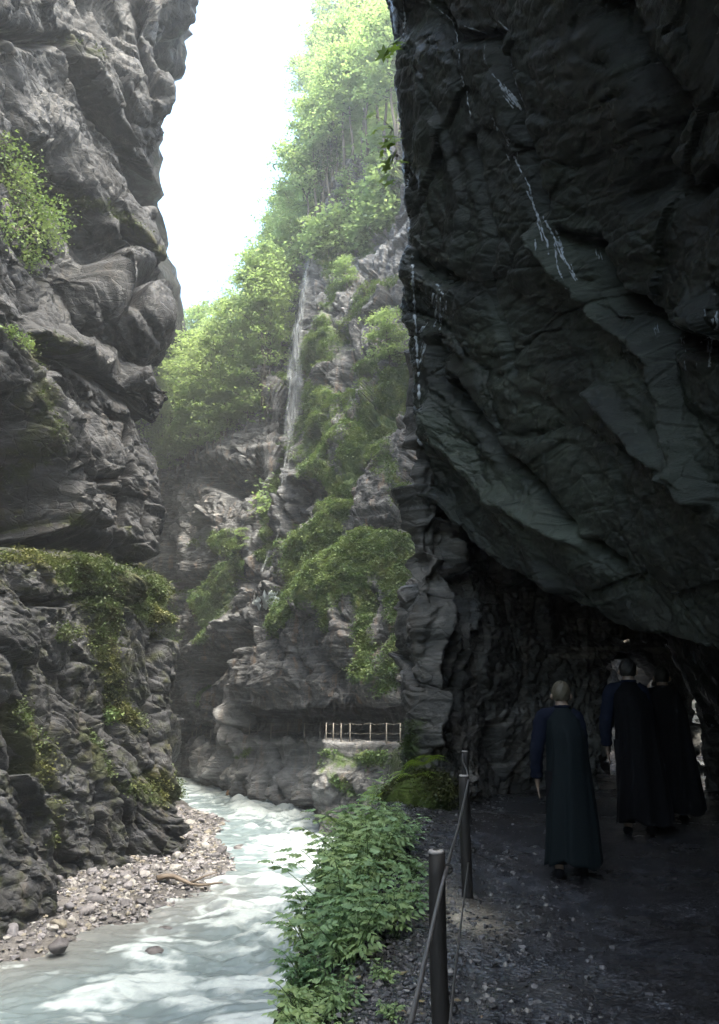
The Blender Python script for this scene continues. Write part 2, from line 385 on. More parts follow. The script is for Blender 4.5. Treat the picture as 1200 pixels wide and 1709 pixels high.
# right end: turns in behind the near rock, seen through the tunnel
for (x, y, x2, y2) in ((5.4, 33, 6, 37), (9.2, 30, 11, 33), (12.0, 26.5, 14, 30), (17, 23, 19, 25)):
    n = len(net[0]); q = []
    zs = [-7, -4.8, -2.9, -.5, -.1, -.06, 0, .6, 1.5, 2.4]+list(np.linspace(3.5, 34, n-10))
    for k, z in enumerate(zs):
        t = max(0, (z-3)/30)
        q.append((x+(x2-x)*t, y+(y2-y)*t, z))
    net.append(q)
featM = [
 ('l', [(365, 800), (400, 812), (425, 795)], 17, -4.35), ('l', [(350, 770), (400, 775), (450, 760)], 9, .8),
 ('l', [(335, 1130), (375, 1105), (412, 1062)], 14, -3.48), ('l', [(330, 1090), (370, 1060), (420, 1030)], 15, 1.2),
 ('l', [(278, 830), (283, 900), (300, 990)], 7, -2.90), ('l', [(305, 985), (345, 965)], 9, -2.90), ('l', [(310, 820), (320, 900), (330, 950)], 7, .8), ('l', [(350, 900), (352, 940)], 8, -2.03),
 ('l', [(432, 975), (465, 930), (500, 875)], 13, -3.77), ('l', [(425, 955), (455, 905), (490, 850), (500, 800)], 8, 1.0),
 ('l', [(470, 800), (455, 900), (420, 960)], 8, -1.30),
 ('l', [(545, 960), (555, 905), (600, 890), (700, 862)], 9, -2.32), ('l', [(500, 960), (530, 880), (560, 840)], 12, 1.),
 ('l', [(458, 520), (455, 600), (470, 690)], 9, 1.0), ('l', [(487, 490), (483, 600), (482, 720)], 15, -1.89),
 ('l', [(575, 560), (580, 610), (560, 640), (620, 600)], 12, -2.03), ('l', [(515, 470), (520, 560), (508, 640)], 7, .7),
 ('l', [(520, 800), (600, 700), (660, 640)], 14, 1.3), ('l', [(560, 830), (640, 720), (690, 660)], 14, -1.59),
 ('l', [(530, 1010), (600, 950), (690, 920)], 22, .8), ('l', [(600, 1060), (640, 1160)], 26, .4),
 ('l', [(470, 1060), (430, 1130), (410, 1200)], 6, -1.30), ('l', [(440, 1060), (455, 1150)], 14, .6), ('l', [(500, 1080), (520, 1170)], 5, -1.01), ('l', [(540, 1090), (560, 1180)], 5, -0.87), ('l', [(575, 1090), (590, 1180)], 5, -0.87),
 ('l', [(395, 1190), (372, 1290)], 12, .9), ('l', [(400, 1110), (390, 1200)], 9, .6), ('l', [(420, 1250), (424, 1330)], 5, -0.87), ('l', [(458, 1250), (480, 1330)], 5, -1.30), ('l', [(500, 1245), (497, 1340)], 9, -1.16),
 ('l', [(325, 1215), (345, 1222)], 8, -1.45), ('l', [(340, 1255), (345, 1290)], 14, .8), ('l', [(600, 350), (560, 420), (640, 400)], 12, -1.), ('l', [(520, 400), (512, 470)], 5, -1.16)]
mossM = [
 ('l', [(535, 665), (530, 720), (535, 790)], 20, 0.80), ('l', [(560, 655), (610, 635), (665, 600)], 14, 0.68), ('l', [(545, 800), (562, 850), (552, 890)], 14, 0.88), ('l', [(540, 900), (510, 960), (480, 1040)], 17, 0.98), ('l', [(530, 940), (525, 990)], 14, 0.78),
 ('l', [(690, 620), (650, 670), (600, 740), (575, 800), (560, 860)], 15, 1.03), ('l', [(590, 680), (560, 740)], 14, 0.58), ('l', [(640, 740), (690, 700)], 12, 0.58),
 ('l', [(548, 1000), (575, 955), (630, 930), (700, 905)], 17, 1.08), ('l', [(560, 985), (620, 960), (690, 945)], 17, 0.88), ('l', [(545, 1050), (552, 1010)], 8, 0.88), ('l', [(610, 980), (600, 1060), (620, 1120)], 16, 0.73), ('l', [(660, 960), (665, 1060), (650, 1140)], 16, 0.68), ('l', [(680, 1000), (690, 1120)], 10, 0.68), ('l', [(470, 1060), (500, 1030)], 9, 0.68),
 ('l', [(640, 760), (690, 850)], 22, 0.51),
 ('l', [(350, 905), (385, 900), (400, 940), (370, 980), (350, 1060)], 16, .75), ('l', [(290, 990), (295, 1060)], 18, .8), ('l', [(335, 990), (350, 1010)], 14, .5), ('l', [(330, 1150), (332, 1170)], 6, .6),
 ('l', [(470, 770), (450, 860), (440, 930)], 9, .8), ('l', [(505, 640), (560, 560), (620, 490), (690, 440)], 12, .55), ('l', [(540, 420), (560, 480), (530, 600)], 14, .55), ('l', [(600, 400), (640, 350)], 24, .6), ('l', [(540, 400), (660, 300)], 30, .7),
 ('p', [(220, 770), (300, 740), (430, 700), (450, 690), (450, 500), (505, 440), (515, 372), (580, 262), (720, 240), (720, -600), (100, -600), (100, 800)], 10, 1.),
 ('l', [(560, 1262), (600, 1270), (640, 1262)], 16, .6), ('l', [(555, 1290), (590, 1320)], 12, .5), ('l', [(410, 1250), (402, 1262)], 6, .5)]
cu = [6, 10, 20, 24, 22, 22, 22, 28, 24, 28, 28, 26, 24, 22, 8, 34, 34, 34, 24, 8, 14, 24, 24, 12]
cv = [6, 34, 44, 10, 6, 14, 12, 12, 8]+[52]*14+[8, 16, 16, 16, 14, 6]
def dampM(V, px, py):
    e = sstep(.0, .5, np.abs(py-1240)/40)          # path shelf stays walkable
    back = sstep(-1.2, .8, V[:, 2])
    near = (px > 400)
    g = sstep(1300, 1270, py)*sstep(1140, 1166, py)
    low = sstep(1215, 1245, py)*sstep(538, 544, px)
    return np.where(V[:, 2] < 14, (1-.85*g*(.4+.6*near))*(1-.45*low), 1.)
M_ = sheet('waterfall_cliff', net, cu, cv, ROCK_M, (-.86, .2, .42), 1.15, (1.1, .9, 1.1, 1.1, 1.5), 2., featM, mossM, dampM,
           label='high pale limestone cliff with mossy ramps across the river, the gallery path cut into its foot', cat='cliff', crack=1.3,
            pale=[('l', [(405, 1290), (470, 1290), (530, 1300)], 40, .42), ('l', [(390, 1150), (375, 1290)], 12, .5), ('l', [(340, 1260), (345, 1290)], 16, .4), ('l', [(560, 430), (650, 400)], 40, .3), ('l', [(300, 830), (300, 960)], 14, .5), ('l', [(350, 850), (340, 900)], 18, .3), ('l', [(200, 1250), (620, 1236)], 5, .4)])
# ---- near overhanging rock: roof (R1) and pillar + tunnel wall (R2)
EDGE = [(-400, 622), (0, 642), (60, 650), (100, 654), (150, 652), (200, 664), (250, 668), (330, 672), (400, 682), (480, 668), (520, 672), (600, 684), (700, 690), (760, 698), (850, 704)]
ey, ex = zip(*EDGE)
EC = [6, 5, -3, -8, 16, 13, 9, 13, 6, 14, 11, 2, 4, -6, 0, -12]  #EC
YE = [0, 50, 100, 150, 200, 250, 330, 400, 480, 520, 600, 650, 700, 760, 800, 850]
E = lambda y: float(np.interp(y, ey, ex))+float(np.interp(y, YE, EC))
rows_y = [850, 790, 730, 680, 600, 520, 460, 400, 330, 250, 180, 100, 0, -180, -400]
edgeD = np.interp(rows_y[::-1], [-400, 0, 250, 500, 850], [6.6, 8.0, 8.8, 9.6, 10.5])[::-1]
cols = []   # front columns: lip (px, py, D) and D at py 500, 0, -400
def colr(lip, d500, d0, dm, pxs=None):
    q = []
    px, ly, ld = lip
    for k, y in enumerate(rows_y):
        t = (850-y)/850.
        yy = ly+(y-850)*(ly+400)/(1250.) if ly > 850 else y
        D = np.interp(yy, [-400, 0, 500, ly], [dm, d0, d500, ld])
        q.append(P(px, yy, D))
    return q
back = []
edge_c = [P(E(y), y, D) for y, D in zip(rows_y, edgeD)]
in1 = [P(E(y)+26, y+4, D-.25) for y, D in zip(rows_y, edgeD)]
c_1 = [P(E(y)+22, y-6, D+1.3) for y, D in zip(rows_y, edgeD)]
c_2 = [P(E(y)+60, y-6, D+3.4) for y, D in zip(rows_y, edgeD)]
c_3 = [(3.0, 16.6, z) for z in np.linspace(4, 22, len(rows_y))]
c_4 = [(13, 17.6, z) for z in np.linspace(4, 22, len(rows_y))]
fr = [colr((800, 945, 9.9), 8.3, 6.7, 5.4), colr((900, 1003, 9.1), 7.4, 5.8, 4.7), colr((1000, 1040, 8.3), 6.7, 5.1, 4.1), colr((1095, 1058, 7.6), 5.9, 4.5, 3.6),
      colr((1210, 1105, 6.6), 5.1, 3.9, 3.1), colr((1330, 1330, 5.6), 4.4, 3.4, 2.6), colr((1620, 1750, 4.3), 3.5, 2.5, 1.9), colr((2300, 2150, 3.0), 2.5, 1.8, 1.3)]
last = [(3.1, .3, z) for z in np.linspace(-.4, 4.6, len(rows_y))]
last2 = [(3.2, -3.8, z) for z in np.linspace(-.4, 3.6, len(rows_y))]
net = [c_4, c_3, c_2, c_1, edge_c, in1]+fr+[last, last2]
# unseen rock over and behind the camera, added to keep light out of the cave
tops = [[(13, 12, 26), (13, 2, 30), (13, -9, 30)], [(3, 10, 25), (2.5, 1, 24), (2.5, -9, 24)], [(1.4, 6.2, 18), (1.8, 1, 14), (1.5, -8, 10)], [(.9, 4.2, 12.6), (1.2, .7, 8.2), (-1.2, -4, -2)],
        [(.75, 3.0, 8.4), (.95, .5, 5.2), (-.7, -2.3, -1)], [(1.0, 2.8, 7.6), (1.2, .4, 4.8), (-.3, -2.1, -1)]]
tx = [(1.35, 2.4, 6.9), (1.6, 2.1, 6.7), (1.85, 1.9, 6.5), (2.1, 1.6, 6.3), (2.3, 1.3, 6.1), (2.55, 1, 5.7), (2.8, .8, 5.4), (3.0, .5, 5.0)]
tops += [[(x, y, z), (x, -.6, min(z*.75, 4.3)), (x, -2.0, -1)] for x, y, z in tx]
tops += [[(3.1, -.2, 4.8), (3.1, -1, 4.2), (3.1, -2.2, -1)], [(3.2, -4, 3.8), (3.3, -4.2, 2), (3.3, -4.4, -1)]]
# lip wraps under and back to close against the tunnel wall
unders = []
for k, c in enumerate(net):
    l = c[0]
    if k <= 1: unders.append([(l[0], l[1], l[2]-1.5), (l[0], l[1], l[2]-.8)])
    elif k <= 3: unders.append([(l[0]+.6, l[1]+.5, l[2]+1.0), (l[0]+.2, l[1]+.2, l[2]+.4)])
    elif k <= 5: unders.append([(l[0]+.9, l[1]+2.2, l[2]+1.6), (l[0]+.25, l[1]+.5, l[2]+.3)])
    elif k <= 10: unders.append([(l[0]+1.6, 14.6, l[2]+2.6), (l[0]+.35, l[1]+.7, l[2]+.25)])
    elif k == 11: unders.append([(l[0]+2.2, 13, l[2]+1.), (l[0]+.5, l[1]+1., l[2]-.1)])
    else: unders.append([(l[0]+.5, l[1]+.2, l[2]-.6), (l[0]+.1, l[1]+.05, l[2]-.25)])
net = [u+list(c)+t for u, c, t in zip(unders, net, tops)]
featR = [
 ('l', [(720, 690), (780, 790), (850, 880), (905, 985)], 16, 0.18), ('l', [(760, 640), (840, 760), (960, 890), (1040, 940)], 10, -0.23), ('l', [(830, 830), (920, 880), (975, 900)], 14, 0.23),
 ('l', [(900, 395), (1000, 520), (1100, 590), (1160, 760), (1200, 830)], 12, 0.20), ('l', [(930, 400), (990, 412), (1010, 480), (1110, 560), (1200, 590)], 12, -0.29),
 ('l', [(1010, 650), (1100, 740), (1160, 790)], 12, 0.20), ('l', [(790, 230), (830, 400), (820, 500), (850, 620)], 6, -0.14), ('l', [(740, 200), (780, 330), (770, 460)], 6, 0.10),
 ('l', [(720, 0), (760, 60), (830, 60), (870, 180), (900, 350)], 10, -0.20), ('l', [(705, 80), (715, 300), (720, 450)], 12, 0.07), ('l', [(700, 440), (730, 460), (760, 470)], 10, -0.20),
 ('l', [(735, 560), (740, 640), (800, 700)], 6, -0.20), ('l', [(1080, 300), (1130, 330), (1160, 300)], 18, -0.26), ('l', [(1000, 0), (1090, 180), (1050, 330)], 26, -0.33),
 ('l', [(1160, 520), (1200, 530)], 26, 0.26), ('l', [(720, 560), (730, 740)], 9, 0.08)]
cu = [6, 14, 26, 30, 24, 70, 70, 66, 62, 66, 60, 40, 30, 14, 10]
cv = [30, 20]+[44]*12+[50, 40]+[26, 14, 16]
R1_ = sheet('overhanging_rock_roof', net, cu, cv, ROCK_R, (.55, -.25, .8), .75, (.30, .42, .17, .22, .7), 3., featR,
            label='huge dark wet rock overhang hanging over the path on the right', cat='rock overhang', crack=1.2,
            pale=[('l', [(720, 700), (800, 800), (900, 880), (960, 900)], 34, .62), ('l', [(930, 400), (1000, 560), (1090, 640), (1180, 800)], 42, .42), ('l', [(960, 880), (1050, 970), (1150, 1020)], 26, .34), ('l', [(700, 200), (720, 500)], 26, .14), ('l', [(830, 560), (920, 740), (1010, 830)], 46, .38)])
ARCH = [(1000, 1345), (1000, 1190), (1003, 1120), (1020, 1085), (1050, 1066), (1090, 1072), (1125, 1100), (1150, 1150), (1166, 1200), (1168, 1260), (1175, 1345)]
ZS = [-.7, -.2, .15, .6, 1.1, 1.6, 2.1, 2.6, 3.2, 4., 5., 6.5, 8.]
pe = lambda z: float(np.interp(z, [-.7, 0, .6, 1.6, 2.1, 2.6, 3.6, 4.4, 8], [704, 710, 688, 694, 710, 714, 748, 757, 770]))
net = [[(13, 17.2, z) for z in ZS], [(8.5, 17.0, z) for z in ZS], [(4.8, 16.6, z) for z in ZS], [(2.6, 15.4, z) for z in ZS], [G(pe(z)+26, 12.6, z) for z in ZS], [G(pe(z), 11.1, z) for z in ZS]]
for px, D, lean in ((690, 10.75, 0), (740, 10.9, .05), (790, 11.3, .1), (850, 12.1, .1), (920, 12.8, 0), (985, 13.1, 0), (1080, 13.2, 0), (1180, 12.9, -.1), (1240, 11.6, -.1), (1330, 9.5, -.1), (1500, 7.5, -.1), (1700, 6.0, -.1)):
    net.append([G(px+(10 if px < 700 else 0), D+lean*z-(.35 if z < .5 and px < 800 else 0), z) for z in ZS])
featP = [('l', [(700, 930), (690, 1050), (680, 1200), (668, 1330)], 6, -.22), ('l', [(728, 890), (722, 1000), (715, 1120), (712, 1240)], 7, .22), ('l', [(745, 900), (742, 1150)], 5, -.22), ('l', [(765, 1000), (760, 1250)], 6, -.2),
         ('l', [(680, 1340), (770, 1360)], 20, .14), ('l', [(725, 1000), (722, 1200)], 10, .1)]
mossP = [('l', [(655, 1380), (664, 1250), (672, 1160)], 9, .8), ('p', [(670, 1300), (720, 1310), (780, 1330), (800, 1400), (650, 1400)], 14, .9), ('l', [(700, 1210), (690, 1290)], 8, .4), ('l', [(676, 1150), (682, 1110)], 6, .5)]
cu = [8, 14, 12, 14, 22, 34, 50, 50, 46, 50, 46, 66, 60, 30, 24, 16, 10]
cv = [14, 16, 24, 34, 34, 34, 34, 34, 34, 34, 20, 14]
def keepP(c):
    px, py = proj(c)
    front = inpoly(px, py, [(x, y+(80 if y > 1300 else 0)) for x, y in ARCH]) & (c[:, 1] < 13.9)
    bk = (c[:, 1] > 14) & (c[:, 0] > 5.0) & (c[:, 0] < 8.6) & (c[:, 2] < 2.75)
    return ~(front | bk)
R2_ = sheet('rock_pillar_wall', net, cu, cv, ROCK_P, (.8, -.6, .04), .42, (.5, .8, .6, 1.4, 1.4), 4., featP, mossP, None, keepP,
            label='flaky dark rock pillar with mossy foot and the tunnel mouth cut through it', cat='rock wall', crack=1.)
# jambs of the tunnel
ring = [P(x, y, 13.15) for x, y in ARCH]
ring[0] = G(1000, 13.15, -.4); ring[-1] = G(1175, 13.15, -.4)
net = [[tuple(np.array(q)+np.array(dv)) for q in ring] for dv in ((-.06, -.35, .0), (0, .4, 0), (.25, 1.6, .05), (1.0, 3.9, .1))]
cxr = np.mean(ring, axis=0)
net[0] = [tuple(np.array(q)+(np.array(q)-cxr)*.10+np.array((0, -.1, 0))) for q in ring]
J_ = sheet('tunnel_jamb', net, [20, 40, 60], [22]*(len(ring)-1), ROCK_P, (.6, .3, .7), .35, (.6, .8, 1., 1., 1.), 5., label='rough inner faces of the tunnel mouth', cat='rock wall')
# ---- ground: path, bank slope
xb = lambda y: np.interp(y, [-9, 0, 3, 6, 9, 11, 13, 20, 30, 37, 41], [-.9, -.5, -.12, .05, .12, .3, 1.0, 2.9, 3.6, 2.2, 2.])
nu, nv = 300, 620
tt = np.concatenate([np.linspace(0, 1, 70)**1.0*2.6-2.6, np.linspace(0, 1, 231)[1:]**1.6*11.5])
yy = np.concatenate([np.linspace(-9, 2, 60), 2+np.linspace(0, 1, 561)[1:]**1.5*38])
T, Y = np.meshgrid(tt, yy, indexing='ij')
X = xb(Y)+T
tneg = np.clip(-T, 0, 3)
Z = -np.where(tneg < .5, tneg*.5, .25+(tneg-.5)*4.4)
Z += np.interp(Y, [0, 6.5, 8.8, 12, 20, 30, 38], [0, .0, .16, .16, .0, -.3, -.62])
q = np.stack([X, Y, Z*0], -1).reshape(-1, 3)
Z = Z.reshape(-1)+.05*fbm(q/1.1, 3, 2)+.012*fbm(q/.16, 3, 5)*sstep(.05, .6, 1)+.02*sstep(.0, -.3, T.reshape(-1))*fbm(q/.3, 3, 7)
F1, F2, I = cell(q/.055, 2.); F3, F4, I2 = cell(q/.12, 5.)
wornx = np.exp(-((T.reshape(-1)-1.6)/.75)**2)
peb = sstep(.5, .15, F1)*.010*(I > .35)+sstep(.45, .1, F3)*.022*(I2 > .72)
Z += peb*(1-.75*wornx)+.10*np.exp(-((T.reshape(-1)-.25)/.35)**2)*sstep(7, 9, Y.reshape(-1))
V = np.stack([X.reshape(-1), Y.reshape(-1), Z], 1)
# material
t = NT('damp_gravel_path'); c = t.coord(); n1 = t.noise(c, 9., 6, .7); n2 = t.noise(c, .9, 5, .6)
vo = t.n('TexVoronoi', i_Vector=c, i_Scale=34.)
col = t.ramp(n1, [(.3, (.010, .010, .011)), (.5, (.028, .028, .032)), (.72, (.08, .079, .088))])
col = t.mix(.6, col, t.ramp(vo.outputs['Color'], [(0., .45), (1., 1.5)]), 'MULTIPLY')
col = t.mix(t.ramp(n2, [(.42, 0.), (.62, .55)]), col, (.03, .026, .022))
sand = t.attr('sand'); col = t.mix(t.math('MULTIPLY', sand, t.ramp(t.noise(c, 5., 6, .7), [(.35, .1), (.55, 1.)])), col, (.42, .37, .29))
mf = t.math('MULTIPLY', t.attr('moss'), t.ramp(t.noise(c, 3., 5), [(.4, 0.), (.6, 1.)])); col = t.mix(mf, col, (.04, .065, .015))
rg = t.ramp(t.noise(c, 1.6, 6, .7), [(.34, .42), (.54, .13)])
b1 = t.n('Bump', i_Strength=.7, i_Distance=.012, i_Height=vo.outputs['Distance']); b2 = t.n('Bump', i_Strength=.8, i_Distance=.02, i_Height=n1, i_Normal=b1)
bb = t.bsdf(i_Base_Color=col, i_Roughness=rg, i_Normal=b2); bb.inputs['Specular IOR Level'].default_value = .9
GRND = t.m
s0 = np.array(WP(780, 1535, .03)); sand = np.exp(-(((V[:, 0]-s0[0])/.2)**2+((V[:, 1]-s0[1])/.36)**2))
s1 = np.array(WP(745, 1500, .03)); sand = np.maximum(sand, .6*np.exp(-(((V[:, 0]-s1[0])/.15)**2+((V[:, 1]-s1[1])/.5)**2)))
mossg = sstep(.1, -.2, T.reshape(-1))
gp = mesh_np('path', V, gridfaces(len(tt), len(yy)), {'sand': sand, 'moss': mossg}, True, GRND)
tag(gp, 'damp dark gravel footpath with a steep earthy edge beside the river', 'path', kind='structure')
PATH = dict(V=V, T=T.reshape(-1), nu=len(tt), nv=len(yy))
def ground(x, y):
    k = np.argmin((V_[:, 0]-x)**2+(V_[:, 1]-y)**2); return float(V_[k, 2])
V_ = V
# loose grit on the path edge : countless -> stuff
def ico(sub=1):
    import bmesh
    bm = bmesh.new(); bmesh.ops.create_icosphere(bm, subdivisions=sub, radius=1.)
    v = np.array([p.co[:] for p in bm.verts], np.float32); f = np.array([[q.index for q in fc.verts] for fc in bm.faces], np.int32); bm.free(); return v, f
I1v, I1f = ico(1); I2v, I2f = ico(3)
def pebbles(name, pts, sizes, mat, flat=.65):
    n = len(pts); Vs = []; Fs = []
    base = [I1v*(1+.28*np.random.default_rng(k).normal(size=(len(I1v), 1))) for k in range(12)]
    for k in range(n):
        a = rng.random()*6.28; v = base[k % 12]*np.array([1, .6+.4*rng.random(), flat*(.6+.6*rng.random())])
        ca, sa = math.cos(a), math.sin(a)
        v = np.stack([v[:, 0]*ca-v[:, 1]*sa, v[:, 0]*sa+v[:, 1]*ca, v[:, 2]], 1)*sizes[k]+pts[k]
        Vs.append(v); Fs.append(I1f+k*len(I1v))
    ti = np.repeat(rng.random(n), len(I1f))
    return mesh_np(name, np.concatenate(Vs), np.concatenate(Fs), None, False, mat, fattrs={'tint': ti})
def m_stone(name, cols, rough=.7, wet=.35):
    t = NT(name); tn = t.attr('tint'); oi = t.n('ObjectInfo').outputs['Random']; c = t.n('TexCoord').outputs['Object']
    k = t.math('FRACT', t.math('ADD', tn, oi))
    col = t.ramp(k, [(i/len(cols), cc) for i, cc in enumerate(cols)], 'CONSTANT')
    col = t.mix(.7, col, t.ramp(t.noise(c, 3., 6, .7), [(.3, .5), (.7, 1.4)]), 'MULTIPLY')
    bp = t.n('Bump', i_Strength=.6, i_Distance=.05, i_Height=t.noise(c, 4., 7, .7))
    t.bsdf(i_Base_Color=col, i_Roughness=rough, i_Normal=bp); return t.m
STONE = m_stone('river_stone', [(.10, .094, .10), (.18, .17, .17), (.14, .13, .135), (.07, .065, .07), (.22, .21, .20), (.16, .15, .16), (.145, .13, .105), (.11, .105, .115)])
GRIT = m_stone('path_grit', [(.05, .048, .05), (.06, .058, .062), (.10, .095, .10), (.05, .048, .05), (.02, .019, .02), (.15, .145, .14)], .35)
m = (V[:, 1] > 2.5) & (V[:, 1] < 12.5) & (PATH['T'] > -.4) & (PATH['T'] < 1.6)
idx = np.nonzero(m)[0]; w = (np.exp(-np.abs(PATH['T'][idx]-.3)/.45)+.06)
idx = rng.choice(idx, 9000, p=w/w.sum())
pts = V[idx]+np.stack([rng.normal(size=9000)*.03, rng.normal(size=9000)*.03, np.full(9000, .003)], 1)
o = pebbles('grit', pts, .006+.022*rng.random(9000)**3, GRIT); tag(o, 'small wet grit scattered along the edge of the path', 'grit', kind='stuff')
# ---- river
bankpoly = [WP(-120, 1640, -5), WP(0, 1603, -5), WP(60, 1590, -5), WP(130, 1560, -5), WP(200, 1545, -5), WP(265, 1520, -5), WP(300, 1500, -5), WP(345, 1478, -5), WP(378, 1450, -5), WP(372, 1425, -5), WP(350, 1398, -5), WP(375, 1372, -5), WP(322, 1352, -5), (-14, 60, -5), (-22, 40, -5), (-22, 10, -5), WP(-300, 1700, -5)]
bankpoly = [(p[0], p[1]) for p in bankpoly]
def sd(X, Y, poly):
    d = dline(X, Y, poly+[poly[0]]); return np.where(inpoly(X, Y, poly), d, -d)
xs = np.linspace(-15, 6, 420); ys = 14+np.linspace(0, 1, 900)**1.25*78
X, Y = np.meshgrid(xs, ys, indexing='ij')
q = np.stack([X, Y, X*0], -1).reshape(-1, 3)
x, y = q[:, 0], q[:, 1]
fl = q.copy(); wv = np.stack([noise(q/5., 3), noise(q/5.+9, 4)], 1)
fl[:, 0] = x+wv[:, 0]*1.6; fl[:, 1] = y+wv[:, 1]*1.6
ang = R(12); u = fl[:, 0]*math.cos(ang)+fl[:, 1]*math.sin(ang); v = -fl[:, 0]*math.sin(ang)+fl[:, 1]*math.cos(ang)
Q = np.stack([u/2.4, v/.85, 0*u], 1)     # crests lie across the stream
w1 = fbm(Q, 3, 1.)+.35*ridged(Q*.8+3, 1, 9.); w2 = fbm(Q/.42+7, 4, 2.); w3 = fbm(np.stack([u/.85, v/.26, 0*x], 1), 5, 3., .55)
sdist = sd(x, y, bankpoly)
near = sstep(22, 34, y); shal = sstep(-4.2, -.2, sdist)
amp = (.16+.20*sstep(20, 30, y)+.12*sstep(-1.5, 2.5, x+.12*y-4))*(1-.55*shal)
Zw = -5+amp*(1.0*w1+.45*w2)+.045*w3
foam = sstep(.12, .95, .55*w1+.42*w2+.75*fbm(np.stack([u/1.9, v/.42, 0*u], 1), 6, 5., .65)+.34*near-.5*shal+.18)
foam = np.clip(foam+.8*sstep(.15, .5, fbm(np.stack([u/.7, v/.28, 0*u], 1), 4, 11.))*foam, 0, 1)
FO = [('l', [(150, 1630), (230, 1665), (300, 1640)], 16, .6), ('l', [(270, 1650), (350, 1665), (440, 1640), (480, 1650)], 18, .7), ('l', [(330, 1590), (400, 1585), (470, 1550)], 18, .6), ('l', [(420, 1510), (500, 1480)], 18, .5), ('l', [(440, 1440), (560, 1400)], 22, .55), ('l', [(400, 1345), (500, 1350)], 14, .6), ('l', [(300, 1300), (340, 1310)], 14, .8), ('l', [(200, 1580), (240, 1600)], 10, .5),
      ('l', [(60, 1600), (160, 1600), (100, 1640), (0, 1680)], 34, -.6), ('l', [(180, 1690), (330, 1700)], 16, -.7), ('l', [(300, 1545), (380, 1560)], 12, -.5), ('l', [(430, 1390), (520, 1385)], 8, -.5), ('l', [(350, 1400), (420, 1420), (400, 1450)], 18, -.5), ('l', [(400, 1620), (470, 1600)], 12, -.4)]
V = np.stack([x, y, Zw], 1); px, py = proj(V)
wb = noise(V/1.2, 12)*14
for bx, by in ((402, 1418), (262, 1592), (185, 1657), (278, 1552), (375, 1478), (365, 1510)):
    c0 = WP(bx, by, -5); dd = np.hypot((x-c0[0])*.8, (y-c0[1]+.3)*.55); foam = foam+.9*np.exp(-((dd-.42)/.22)**2)*(.5+.8*fbm(q/.3, 3, 14)); Zw = Zw+.10*np.exp(-((np.hypot(x-c0[0], y-c0[1]-.3))/.5)**2)
V[:, 2] = Zw
foam = np.clip(foam+field(px+wb, py+wb*.5, FO)*(.55+.6*fbm(np.stack([u/.6, v/.25, 0*u], 1), 4, 21.)), 0, 1)
t = NT('glacial_water'); c = t.coord(); fo = t.attr('foam'); sh = t.attr('shallow')
fine = t.noise(t.coord((1, 1.8, 1)), 5., 7, .7)
ff = t.ramp(t.math('ADD', fo, t.math('MULTIPLY', t.math('SUBTRACT', fine, .5), .9)), [(.15, 0.), (1., 1.)])
wc = t.mix(t.noise(c, .6, 4), (.09, .118, .128), (.15, .185, .195)); wc = t.mix(sh, wc, (.11, .115, .115))
wc = t.mix(ff, wc, t.mix(t.noise(t.coord((1, 2.2, 1)), 2.2, 7, .75), (.18, .22, .23), (.46, .50, .51)))
bp = t.n('Bump', i_Strength=.35, i_Distance=.05, i_Height=t.noise(t.coord((1, 2.4, 1), (0, 0, R(10))), 2.2, 5, .5))
bb = t.bsdf(i_Base_Color=wc, i_Roughness=t.mix(ff, (.3, .3, .3), (.8, .7, .7)), i_Normal=bp); bb.inputs['IOR'].default_value = 1.33
ro = mesh_np('river', V, gridfaces(len(xs), len(ys)), {'foam': foam, 'shallow': shal*sstep(36, 28, y)}, True, t.m)
tag(ro, 'foaming pale turquoise mountain river running through the gorge', 'river', kind='structure')
# ---- gravel bar
xs = np.linspace(-20, -2, 260); ys = np.linspace(14, 58, 420)
X, Y = np.meshgrid(xs, ys, indexing='ij'); q = np.stack([X, Y, X*0], -1).reshape(-1, 3)
s_ = sd(q[:, 0], q[:, 1], bankpoly)
zb = -5.62+.85*sstep(-1.6, .5, s_)+.55*sstep(0, 3.2, s_)+.10*fbm(q/1.2, 3, 3)+.05*fbm(q/.25, 3, 4)
BV = np.stack([q[:, 0], q[:, 1], zb], 1)
GB = m_rock('river_gravel', (.035, .033, .034), (.085, .08, .08), (.14, .13, .125), streak=(.15, .13, .10), rough=.7, wet=.4)
bo = mesh_np('gravel_bank', BV, gridfaces(len(xs), len(ys)), {'moss': zb*0}, True, GB)
tag(bo, 'stony gravel bar at the foot of the left rock wall', 'gravel bar', kind='structure')
onb = (s_ > -.1) & (s_ < 6.5)
lw = L_['V'][::7, :]; 
def bankpts(n, smin=-.05, smax=4.5, bias=1.):
    m = np.nonzero((s_ > smin) & (s_ < smax) & (BV[:, 1] > 16) & (BV[:, 1] < 46))[0]
    pxx, pyy = proj(BV[m]); m = m[(pxx > -40) & (pxx < 400)]
    k = rng.choice(m, n); p = BV[k].copy(); p[:, :2] += rng.normal(size=(n, 2))*.06; return p
pb = bankpts(6500, -.5, 5.)
o = pebbles('pebbles', pb+np.array([0, 0, .02]), .04+.09*rng.random(len(pb))**2, STONE)
tag(o, 'small grey and tan pebbles filling the gravel bar', 'pebbles', kind='stuff')
def stone_mesh(seed, sub=3):
    v, f = (I2v, I2f); r = np.random.default_rng(seed)
    p = v.copy()
    for k in range(11):                       # flatten random facets
        n_ = r.normal(size=3); n_ /= np.linalg.norm(n_); h = .55+.3*r.random(); d = p@n_
        p = np.where((d > h)[:, None], p-np.outer(d-h, n_)*.92, p)
    p = p*(1+.09*fbm(v*1.3+seed, 3, seed)[:, None])
    p *= np.array([1., .6+.3*r.random(), .5+.25*r.random()])
    return p.astype(np.float32), f
sm = []
